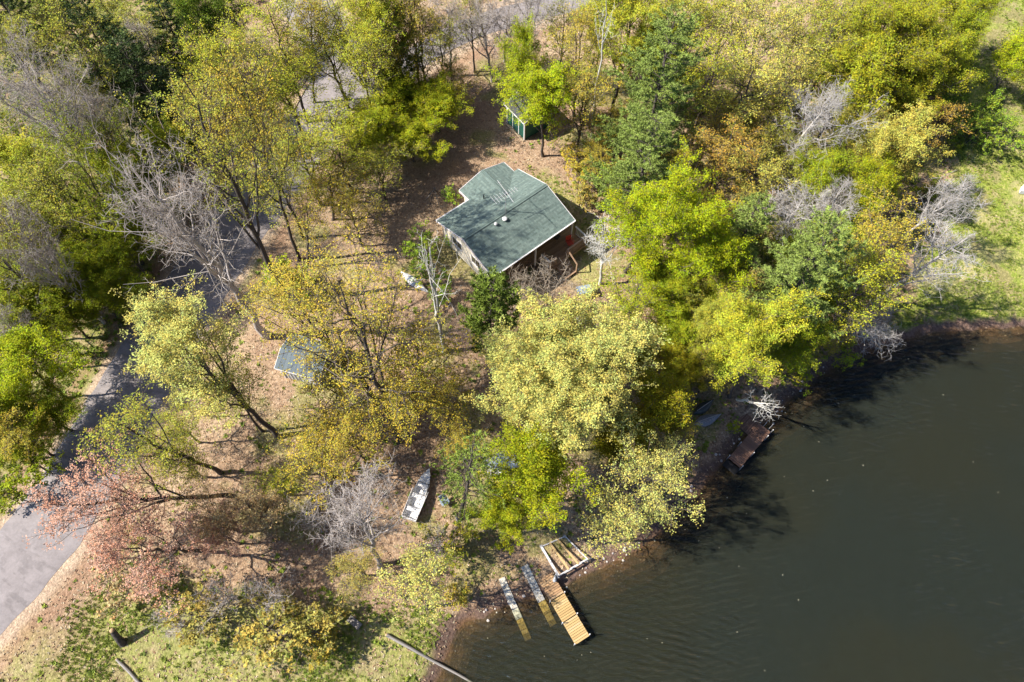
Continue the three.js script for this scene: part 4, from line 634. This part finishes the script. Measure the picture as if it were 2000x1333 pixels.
function broadleaf(seed, h, R, o) {
  const r = rng(seed), wood = new MB(), twig = new MB(), leaf = new MB(), big = clamp(R / 3.4, 0.4, 1.5), nl = Math.max(5, Math.round(o.limbs * Math.pow(big, 0.5))), ns = Math.max(3, Math.round(o.subs * Math.pow(big, 0.75))), nt = Math.max(3, Math.round(o.twigs * Math.pow(big, 0.5)));
  const cb = o.cb * h, cy = (cb + h) / 2, sy = (h - cb) / 2 * 1.04, stems = o.stems || 1, lob = [r() * 6.3, r() * 6.3, r() * 6.3];
  const barkTone = (k, j) => 0.8 + 0.4 * hash2(k * 3 + seed, j, 2);
  const env = (a, y) => R * Math.sqrt(Math.max(0.03, 1 - ((y - cy) / sy) ** 2)) * (0.82 + 0.2 * Math.sin(a * 2 + lob[0]) * 0.6 + 0.2 * Math.sin(a * 3 + lob[1] + y * 0.5) + 0.1 * Math.sin(a * 5 + lob[2] - y));
  for (let s = 0; s < stems; s++) {
    const sa = s / stems * 6.28 + r(), off = stems > 1 ? R * 0.45 : R * 0.06, top = V(Math.cos(sa) * off, h * (0.9 + 0.08 * r()), Math.sin(sa) * off), r0 = (0.0088 * h + 0.035) * (o.thick || 1) / Math.sqrt(stems) ;
    const trunk = curve(V(Math.cos(sa) * 0.12 * (stems - 1), -0.25, Math.sin(sa) * 0.12 * (stems - 1)), V(off * 0.3 * (r() - 0.5), h * 0.5, off * 0.3 * (r() - 0.5)), top, 12, r, h * 0.022);
    wood.tube(trunk, trunk.map((_, k) => r0 * (k === 0 ? 1.4 : Math.pow(1 - k / 12.4, 0.75)) + 0.008), 8, barkTone);
    const count = Math.round(nl / stems);
    for (let i = 0; i < count; i++) {
      const f = (i + 0.6 * r()) / count, t0 = o.cb * 0.85 + (0.93 - o.cb * 0.85) * f, a0 = along(trunk, t0), az = i * 2.4 + sa + r() * 0.8, rise = (h - a0.y) * (0.25 + 0.6 * r()) * (o.up || 1), ey = Math.min(h * 1.0, Math.max(cb + 0.1, a0.y + rise - (o.droop || 0) * r())), rad = env(az, ey) * (0.72 + 0.34 * r());
      const end = V(Math.cos(az) * rad, ey, Math.sin(az) * rad), mid = a0.clone().lerp(end, 0.45).add(V(0, -(ey - a0.y) * 0.12, 0)), lr = Math.max(0.02, r0 * Math.pow(1 - t0, 0.75) * 0.62), limb = curve(a0, mid, end, 6, r, 0.07 * rad + 0.05), len = a0.distanceTo(end);
      wood.tube(limb, limb.map((_, k) => lr * (1 - 0.85 * k / 6) + 0.006), 5, barkTone);
      for (let j = 0; j < ns; j++) {
        const t1 = 0.22 + 0.78 * (j + r()) / ns, b0 = along(limb, t1), dir = end.clone().sub(a0).normalize().multiplyScalar(0.55).add(unit(r).multiplyScalar(0.85)).add(V(0, 0.18 - (o.droop || 0) * 0.2, 0)).normalize(), bl = (0.28 + 0.3 * r()) * Math.max(1, len) * (1.15 - 0.55 * t1), b1 = b0.clone().addScaledVector(dir, bl), sub = curve(b0, b0.clone().lerp(b1, 0.5).add(V(0, -0.06 * bl, 0)), b1, 3, r, bl * 0.16), br = Math.max(0.009, lr * 0.4 * (1 - t1 * 0.6));
        twig.tube(sub, sub.map((_, k) => br * (1 - 0.7 * k / 3) + 0.004), 4, barkTone);
        for (let q = 0; q < nt; q++) {
          const c0 = along(sub, 0.2 + 0.8 * (q + r()) / nt), cd = dir.clone().multiplyScalar(0.5).add(unit(r)).add(V(0, 0.12, 0)).normalize(), tl = (0.35 + 0.55 * r()) * (0.7 + 0.3 * big), c1 = c0.clone().addScaledVector(cd, tl), tw = o.bare ? curve(c0, c0.clone().lerp(c1, 0.5).add(unit(r).multiplyScalar(tl * 0.12)), c1, 2, r, 0) : [c0, c1];
          twig.tube(tw, tw.map((_, k) => (o.twigR || 0.009) * (1 - 0.5 * k / (tw.length - 1))), 3, barkTone);
          if (o.bare) for (let e = 0; e < o.bare; e++) { const d0 = c0.clone().lerp(c1, 0.25 + 0.75 * r()), d1 = d0.clone().add(cd.clone().multiplyScalar(0.4).add(unit(r)).normalize().multiplyScalar(0.2 + 0.35 * r())); twig.tube([d0, d1], [(o.twigR || 0.009) * 0.8, 0.003], 3, barkTone); }
          if (o.leafN) for (let e = 0; e < (o.clumps || 2); e++) { const v = c0.clone().lerp(c1, 0.45 + 0.6 * (e + r() * 0.6) / (o.clumps || 2)); clump(leaf, r, v, o, o.spread || 0.16); }
        }
      }
    }
  }
  return { trunk: wood.build(), twigs: twig.build(), crown: o.leafN ? leaf.build() : null };
}
function conifer(seed, h, R, o) {
  const r = rng(seed), wood = new MB(), twig = new MB(), leaf = new MB(), r0 = 0.0095 * h + 0.03, barkTone = (k, j) => 0.8 + 0.4 * hash2(k + seed, j, 2);
  const trunk = curve(V(0, -0.25, 0), V((r() - 0.5) * 0.3, h * 0.5, (r() - 0.5) * 0.3), V((r() - 0.5) * 0.4, h, (r() - 0.5) * 0.4), 12, r, 0.08);
  wood.tube(trunk, trunk.map((_, k) => r0 * (k === 0 ? 1.35 : Math.pow(1 - k / 12.2, 0.8)) + 0.008), 8, barkTone);
  const cb = o.cb * h, levels = Math.round((h - cb) / o.gap);
  for (let k = 0; k < levels; k++) {
    const f = (k + 0.5 * r()) / levels, y = cb + (h - cb) * f, n = o.whorl + (r() < 0.4 ? 1 : 0), L0 = R * Math.pow(1 - f, o.pow) * (f < 0.18 ? 0.75 + f * 1.4 : 1) + 0.2;
    for (let j = 0; j < n; j++) {
      const az = j / n * 6.2832 + k * 1.9 + r() * 0.7, L = L0 * (0.5 + 0.65 * r()), a = along(trunk, (y + 0.25) / (h + 0.25)), e = V(a.x + Math.cos(az) * L, a.y + L * (o.rise + 0.25 * f) + (r() - 0.5) * 0.3, a.z + Math.sin(az) * L), b = curve(a, a.clone().lerp(e, 0.55).add(V(0, -0.1 * L, 0)), e, 4, r, 0.06 * L);
      wood.tube(b, b.map((_, q) => (0.012 + 0.012 * L) * (1 - 0.8 * q / 4)), 4, barkTone);
      const m = Math.max(3, Math.round(L * o.dens));
      for (let q = 0; q < m; q++) {
        const t = 0.22 + 0.78 * (q + r()) / m, c = along(b, t), sd = r() < 0.5 ? -1 : 1, out = V(Math.cos(az + sd * (0.5 + 0.6 * r())), 0.18 + 0.35 * r(), Math.sin(az + sd * (0.5 + 0.6 * r()))).normalize(), tl = (0.25 + 0.5 * r()) * (1.15 - 0.5 * t) * Math.min(1.3, 0.5 + L * 0.3), c1 = c.clone().addScaledVector(out, tl);
        twig.tube([c, c1], [0.009, 0.004], 3, barkTone);
        const ntuft = Math.max(2, Math.round(tl / 0.16)), tone = 0.7 + 0.6 * r();
        for (let u = 0; u < ntuft; u++) { const p = c.clone().lerp(c1, (u + 1) / ntuft);
          for (let w = 0; w < o.needles; w++) { const d = unit(r); d.add(out.clone().multiplyScalar(0.55)); d.y = d.y * 0.75 + 0.28; d.normalize(); const nn = unit(r); nn.addScaledVector(d, -nn.dot(d)).normalize(); const v = tone * (0.8 + 0.4 * r()), l = o.len * (0.7 + 0.6 * r()); leaf.leaf(p.x, p.y, p.z, nn.x, nn.y, nn.z, d.x, d.y, d.z, l, o.wide, [v, v, v * 0.92]); } }
      }
    }
  }
  return { trunk: wood.build(), twigs: twig.build(), crown: leaf.build() };
}
const KIND = {
  leafy: { name: 'leafy_tree', make: broadleaf, o: { limbs: 15, subs: 10, twigs: 7, cb: 0.3, leafN: 16, leafS: 0.086, clumps: 2, spread: 0.3 }, h: 9, R: 3.2, n: 4 },
  sparse: { name: 'budding_tree', make: broadleaf, o: { limbs: 14, subs: 8, twigs: 6, cb: 0.34, leafN: 6, leafS: 0.088, clumps: 2, spread: 0.28 }, h: 10, R: 3.1, n: 5 },
  open: { name: 'budding_tree', make: broadleaf, o: { limbs: 14, subs: 8, twigs: 6, cb: 0.34, leafN: 4, leafS: 0.09, clumps: 2, spread: 0.26 }, h: 9, R: 3.3, n: 4 },
  red: { name: 'budding_tree', make: broadleaf, o: { limbs: 14, subs: 8, twigs: 6, cb: 0.32, leafN: 6, leafS: 0.085, clumps: 2, spread: 0.2 }, h: 8, R: 3.5, n: 2 },
  bare: { name: 'bare_tree', make: broadleaf, o: { limbs: 15, subs: 9, twigs: 6, cb: 0.34, thick: 1.2, leafN: 0, bare: 3, twigR: 0.0125 }, h: 9, R: 2.8, n: 3 },
  clumpbare: { name: 'bare_tree', make: broadleaf, o: { limbs: 14, subs: 5, twigs: 4, cb: 0.2, leafN: 0, bare: 2, twigR: 0.014, stems: 4, up: 1.25 }, h: 6, R: 2.4, n: 2 },
  snag: { name: 'dead_birch', make: broadleaf, o: { limbs: 9, subs: 3, twigs: 2, cb: 0.34, leafN: 0, bare: 1, twigR: 0.013, up: 1.7, thick: 1.2 }, h: 8, R: 1.6, n: 1 },
  shrub: { name: 'shrub', make: broadleaf, o: { limbs: 14, subs: 6, twigs: 5, cb: 0.08, leafN: 9, leafS: 0.11, clumps: 2, spread: 0.18, stems: 4 }, h: 2.4, R: 1.5, n: 4 },
  birchpole: { name: 'birch_tree', make: broadleaf, o: { limbs: 9, subs: 5, twigs: 4, cb: 0.72, leafN: 2, leafS: 0.11, clumps: 2, thick: 0.62 }, h: 17, R: 1.6, n: 1 },
  pine: { name: 'pine_tree', make: conifer, o: { cb: 0.14, gap: 0.62, whorl: 4, pow: 0.5, rise: 0.2, dens: 7, needles: 13, len: 0.19, wide: 0.03 }, h: 11, R: 2.6, n: 2 },
  tuftpine: { name: 'pine_tree', make: conifer, o: { cb: 0.34, gap: 0.5, whorl: 5, pow: 0.4, rise: 0.14, dens: 4.2, needles: 16, len: 0.27, wide: 0.04 }, h: 7, R: 2.4, n: 1 },
  thinpine: { name: 'pine_tree', make: conifer, o: { cb: 0.35, gap: 0.62, whorl: 4, pow: 0.5, rise: 0.16, dens: 3.2, needles: 6, len: 0.19, wide: 0.03 }, h: 9, R: 2.6, n: 1 },
};
const FOLIAGE = {
  pale: [0.53, 0.51, 0.13], palegreen: [0.44, 0.49, 0.06], paleyellow: [0.50, 0.46, 0.08], yellow: [0.43, 0.44, 0.03], deepyellow: [0.33, 0.36, 0.008], gold: [0.48, 0.39, 0.045], vivid: [0.36, 0.42, 0.006], green: [0.20, 0.30, 0.02], moss: [0.30, 0.35, 0.012], olive: [0.37, 0.37, 0.04], olivegreen: [0.34, 0.35, 0.015], umbergreen: [0.30, 0.28, 0.01], umber: [0.38, 0.32, 0.07], grass: [0.26, 0.36, 0.03], orange: [0.46, 0.31, 0.05], red: [0.58, 0.33, 0.23], rust: [0.46, 0.33, 0.15],
  dark: [0.075, 0.125, 0.03], mid: [0.18, 0.25, 0.03], soft: [0.25, 0.325, 0.07],
};
const leafMats = {}, leafMat = (k) => leafMats[k] ??= new THREE.MeshPhysicalMaterial({ color: new THREE.Color(...FOLIAGE[k]), vertexColors: true, roughness: 0.9, transmission: 0.16, thickness: 0, specularIntensity: 0.4, side: THREE.DoubleSide });
const needleMats = {}, needleMat = (k) => needleMats[k] ??= new THREE.MeshStandardMaterial({ color: new THREE.Color(...FOLIAGE[k]), vertexColors: true, roughness: 0.75, side: THREE.DoubleSide });
const BARK = { brown: [0.085, 0.07, 0.06], grey: [0.42, 0.37, 0.34], twig: [0.17, 0.135, 0.11], tan: [0.36, 0.30, 0.24], silver: [0.46, 0.43, 0.41], birch: [0.62, 0.60, 0.56] }, barkMats = {}, barkMat = (k) => barkMats[k] ??= new THREE.MeshStandardMaterial({ color: new THREE.Color(...BARK[k]), vertexColors: true, roughness: 0.95 });
const shapes = new Map();
function shapeOf(kind, key, h, R) { const id = kind + key; if (!shapes.has(id)) { const k = KIND[kind], s = k.make(1000 + shapes.size * 37, h, R, k.o); s.h = h; s.R = R; for (const q of ['trunk', 'twigs', 'crown']) if (s[q]) triangles += s[q].index.count / 3; shapes.set(id, s); } return shapes.get(id); }
function plant(kind, key, x, z, h, R, lx, lz, foliage, bark, label, category, group) {
  const K = KIND[kind], s = typeof key === 'number' ? shapeOf(kind, key, K.h, K.R) : shapeOf(kind, key, h, R);
  const g = thing(h < 4 && kind !== 'bare' ? 'shrub' : K.name, label, category, [x, ground(x, z), z], 0, group);
  const axis = V(lx, 1, lz).normalize(), q = new THREE.Quaternion().setFromUnitVectors(V(0, 1, 0), axis); q.multiply(new THREE.Quaternion().setFromAxisAngle(V(0, 1, 0), hash2(Math.round(x * 10), Math.round(z * 10), 4) * 6.28));
  g.quaternion.copy(q); g.scale.set(R / s.R, h / s.h, R / s.R);
  const bm = barkMat(bark), tm = barkMat(bark === 'brown' ? 'brown' : bark);
  part(g, 'trunk', s.trunk, bm);
  const t = part(g, 'twigs', s.twigs, bark === 'brown' && kind !== 'pine' ? barkMat('twig') : tm); t.userData.kind = 'stuff';
  if (s.crown) { const c = part(g, 'crown', s.crown, kind.includes('pine') ? needleMat(foliage) : leafMat(foliage)); c.userData.kind = 'stuff'; }
  return g;
}
const words = { pale: 'pale yellow', palegreen: 'pale green', paleyellow: 'lemon-yellow', yellow: 'yellow-green', deepyellow: 'deep yellow-green', gold: 'golden', vivid: 'vivid green', green: 'green', moss: 'moss green', olive: 'olive', olivegreen: 'olive green', umbergreen: 'shaded olive', umber: 'brownish olive', grass: 'grass green', orange: 'orange', red: 'red-budding', rust: 'rust-coloured', dark: 'dark green', mid: 'green', soft: 'soft blue-green' };
function place(x, z) { if (inPoly(x, z, WOOD)) return 'in the wood across the road'; if (z < -40 && x < -1) return 'between the driveway and the upper road'; if (x > 8 && z < -38) return 'in the wood behind the cabin clearing'; if (x > 8) return 'on the wooded lake bank'; if (x < -3 && z > -24) return 'in the brush between road and lake'; return 'around the cabin yard'; }
const MARKS = [['the cabin porch', 5, -32.5], ['the cabin rear wing', -2, -40], ['the cabin gable wall', -5, -30.5], ['the little green shed', 1.4, -47.3], ['the shed with the grey-blue roof', -14.9, -22.7], ['the white canoe', -7.8, -30.2], ['the white rowboat', -6.3, -13.4], ['the yellow plank dock', 3, -8], ['the brown L-shaped dock', 17, -17.5], ['the boat lift', 3.5, -9.6], ['the long bleached log', -7.9, -4.5], ['the broken stump', -23.9, -3.9], ['the pole bundle', -6.5, -38.6], ['the covered boat', 0.2, -15.8], ['the utility box', -28.9, -57.1], ['the upturned rowboats', 14.4, -19.7], ['the folding table', 5.7, -29.3], ['the white upturned boat on the lawn', 45, -40.5], ['the concrete ramp strips', 0, -7.5], ['the grey board', -10, -5.2], ['the fork of the upper road', ROAD[8][0], ROAD[8][1]], ['the far bend of the road', ROAD[6][0], ROAD[6][1]], ['the near end of the road', ROAD[1][0], ROAD[1][1]], ['the middle of the road', ROAD[4][0], ROAD[4][1]], ['the driveway head', DRIVE[6][0], DRIVE[6][1]], ['the driveway bend', DRIVE[1][0], DRIVE[1][1]], ...TREES.filter((t) => ['large bare grey tree', 'tall soft blue-green white pine', 'round lemon-yellow tree', 'big vivid yellow-green maple', 'very tall thin white birch', 'spreading light green bush', 'bright soft-needled white pine', 'bushy vivid green tree', 'pale lemon tree', 'large fine-leaved olive tree', 'bare silver tree with a fan', 'red-budding tree on a long', 'vivid green tree at the far edge', 'dark pine in the far corner', 'yellow-green maple in the wood'].some((w) => t[8].startsWith(w))).map((t) => ['the ' + t[8].split(/ (?:with|on|in|at|beyond|beside|near|trunk) /)[0], t[1], t[2]])];
const used = new Set();
function near(what, x, z) {   // the description plus the landmarks it stands by, so that no two read alike where landmarks can tell them apart
  const m = MARKS.map((k) => [Math.hypot(k[1] - x, k[2] - z), k[0]]).filter((k) => k[0] > 0.4).sort((a, b) => a[0] - b[0]), first = `${what} ${m[0][0] < 4.5 ? 'beside' : 'near'} ${m[0][1]}`;
  const all = [first]; for (const k of [1, 2, 3, 4]) all.push(`${what} between ${m[0][1]} and ${m[k][1]}`);
  const pick = all.find((t) => !used.has(t) && t.split(/\s+/).length <= 16) ?? first; used.add(pick); return pick;
}
TREES.forEach(([kind, x, z, h, R, lx, lz, tint, label], i) => {
  let k = kind, bark = 'brown', fol = tint;
  if (kind === 'bare') { bark = tint || 'grey'; fol = ''; if (tint === 'tan' || h < 5.5) k = 'clumpbare'; } else if (kind === 'snag') { bark = 'birch'; fol = ''; } else if (kind === 'birchpole') { bark = 'birch'; fol = 'olive'; } else if (h < 4) k = 'shrub';
  const bush = h < 4 && kind !== 'bare', cat = bush ? 'bush' : 'tree', size = h < 7 ? 'small ' : '';
  const text = label || near(kind === 'bare' ? `${size}bare ${bark} tree` : `${bush ? '' : size}${words[fol]} ${kind === 'pine' ? 'pine' : bush ? 'bush' : kind === 'leafy' ? 'leafy tree' : 'thin-leaved tree'}`, x, z);
  const same = TREES.filter((t) => t[8] && t[8] === label).length > 1;
  plant(k, label && !same ? 'own' + i : i % KIND[k].n, x, z, h, R, lx, lz, fol, bark, text, cat, label && !same ? undefined : `${cat === 'bush' ? 'bushes' : 'trees'} ${place(x, z)}`);
});
// ---------------------------------------------------------------- undergrowth, litter, grass
const blocked = (x, z) => toLine(x, z, roadLine) < 3.3 || toLine(x, z, spurLine) < 2.6 || toLine(x, z, driveLine) < 3.4 || (Math.abs((x + 1.1) * 0.766 - (z + 28.8) * 0.643 - 3.7) < 6 && Math.abs(-(x + 1.1) * 0.643 - (z + 28.8) * 0.766 - 3.5) < 7) || shoreDist(x, z) < 0.7;
{
  const r = rng(77); let n = 0;
  for (let tries = 0; n < 150 && tries < 4000; tries++) {
    const z = -72 + 70 * r(), x = (r() * 2 - 1) * (33 - z * 0.36); if (blocked(x, z) || inPoly(x, z, LAWN)) continue;
    const wood = inPoly(x, z, WOOD), right = x > 9; if (!wood && !right && (r() < 0.75 || (x > -14 && x < 6 && z > -34 && z < -12))) continue;
    const fol = wood ? ['moss', 'moss', 'green', 'olive'][Math.floor(r() * 4)] : right ? ['moss', 'gold', 'olive', 'deepyellow'][Math.floor(r() * 4)] : ['olive', 'gold', 'umber', 'deepyellow'][Math.floor(r() * 4)], h = 0.9 + 1.7 * r() * r(), R = h * (0.5 + 0.25 * r());
    plant('shrub', n % 4, x, z, h, R, 0, 0, fol, 'brown', near(`low ${words[fol]} sapling`, x, z), 'bush', `bushes ${place(x, z)}`); n++;
  }
}
function scatter(name, label, category, geo, m, n, seed, where, size, color, tiltMax = 0.2) {
  const r = rng(seed), mx = [], cols = [], d = new THREE.Object3D();
  for (let t = 0; mx.length < n && t < n * 8; t++) { const z = -74 + 76 * r(), x = (r() * 2 - 1) * (34 - z * 0.36), w = where(x, z); if (r() > w) continue; d.position.set(x, ground(x, z) + 0.015, z); d.rotation.set((r() - 0.5) * tiltMax, r() * 6.28, (r() - 0.5) * tiltMax); d.scale.setScalar(size[0] + (size[1] - size[0]) * r()); d.updateMatrix(); mx.push(d.matrix.clone()); cols.push(color(r, x, z)); }
  const o = new THREE.InstancedMesh(geo, m, mx.length); mx.forEach((q, i) => { o.setMatrixAt(i, q); o.setColorAt(i, cols[i]); }); o.name = name; tag(o, label, category, null, 'stuff'); scene.add(o);
}
{
  const tuft = (n, seed, l, w, flat) => { const b = new MB(), r = rng(seed); for (let k = 0; k < n; k++) { const a = r() * 6.28, d = V(Math.cos(a), flat + 0.7 * r(), Math.sin(a)).normalize(), nn = V(-Math.sin(a) * 0.3, 0.8, Math.cos(a) * 0.3); nn.addScaledVector(d, -nn.dot(d)).normalize(); const v = 0.8 + 0.4 * r(); b.leaf((r() - 0.5) * 0.12, 0, (r() - 0.5) * 0.12, nn.x, nn.y, nn.z, d.x, d.y, d.z, l * (0.6 + 0.7 * r()), w, [v, v, v]); } return b.build(); };
  const col = (c, j) => (r) => { const k = 1 - j / 2 + j * r(), h = (r() - 0.5) * 0.2; return new THREE.Color(c[0] * k * (1 + h), c[1] * k, c[2] * k * (1 - h)); };
  const blade = new THREE.MeshStandardMaterial({ color: 0xffffff, vertexColors: true, roughness: 0.9, side: THREE.DoubleSide });
  scatter('grass', 'patchy green grass on the lawn and the roadside', 'grass', tuft(12, 3, 0.16, 0.02, 0.9), blade, 26000, 31, (x, z) => { if (blocked(x, z)) return 0; const g = fbm(x * 0.35, z * 0.35, 77, 3), e = polyDist(x, z, LAWN) > -0.5 ? 1 : polyDist(x, z, ROUGH) > -0.5 ? 1 : polyDist(x, z, SIDE) > 0 ? 0.5 : 0.04; return e * smooth(0.35, 0.6, g); }, [0.6, 1.2], col([0.24, 0.30, 0.04], 0.7));
  scatter('ground_herbs', 'low green herbs covering the floor of the wood', 'herbs', tuft(12, 5, 0.2, 0.055, 0.25), blade, 14000, 32, (x, z) => (toLine(x, z, roadLine) < 3.2 || shoreDist(x, z) < 0.8 ? 0 : inPoly(x, z, WOOD) ? 1 : x > 9 && !inPoly(x, z, LAWN) ? 0.35 : blocked(x, z) ? 0 : 0.08), [0.5, 1.3], col([0.2, 0.25, 0.03], 0.8));
  scatter('fallen_leaves', 'last year\'s brown leaves strewn over the ground', 'leaves', tuft(4, 7, 0.12, 0.045, 0.05), blade, 40000, 33, (x, z) => { const s = shoreDist(x, z); if (s < 0.1 || toLine(x, z, roadLine) < 3.4 || (Math.abs((x + 1.1) * 0.766 - (z + 28.8) * 0.643 - 3.7) < 4 && Math.abs(-(x + 1.1) * 0.643 - (z + 28.8) * 0.766 - 3.5) < 4)) return 0; return inPoly(x, z, LAWN) ? 0.03 : inPoly(x, z, WOOD) ? 0.35 : 0.9; }, [0.6, 1.15], (r) => { const k = 0.5 + 0.8 * r(), c = r() < 0.3 ? [0.52, 0.43, 0.30] : r() < 0.2 ? [0.24, 0.13, 0.08] : [0.45, 0.31, 0.19]; return new THREE.Color(c[0] * k, c[1] * k, c[2] * k); }, 0.6);
  scatter('floating_leaves', 'pale specks of leaf floating on the lake', 'leaves', tuft(3, 9, 0.05, 0.016, 0.02), blade, 150, 34, (x, z) => { const s = shoreDist(x, z); return s < -0.3 ? Math.exp(s / 5) : 0; }, [0.7, 1.5], () => new THREE.Color(0.6, 0.55, 0.42), 0.05);
}
scene.children.filter((o) => o.name === 'floating_leaves').forEach((o) => { const m = new THREE.Matrix4(), p = V(0, 0, 0); for (let i = 0; i < o.count; i++) { o.getMatrixAt(i, m); p.setFromMatrixPosition(m); p.y = 0.012; m.setPosition(p); o.setMatrixAt(i, m); } });
scene.traverse((o) => { if (o.isMesh && o.name !== 'sky') { o.castShadow = true; o.receiveShadow = true; } });
renderer.render(scene, camera);
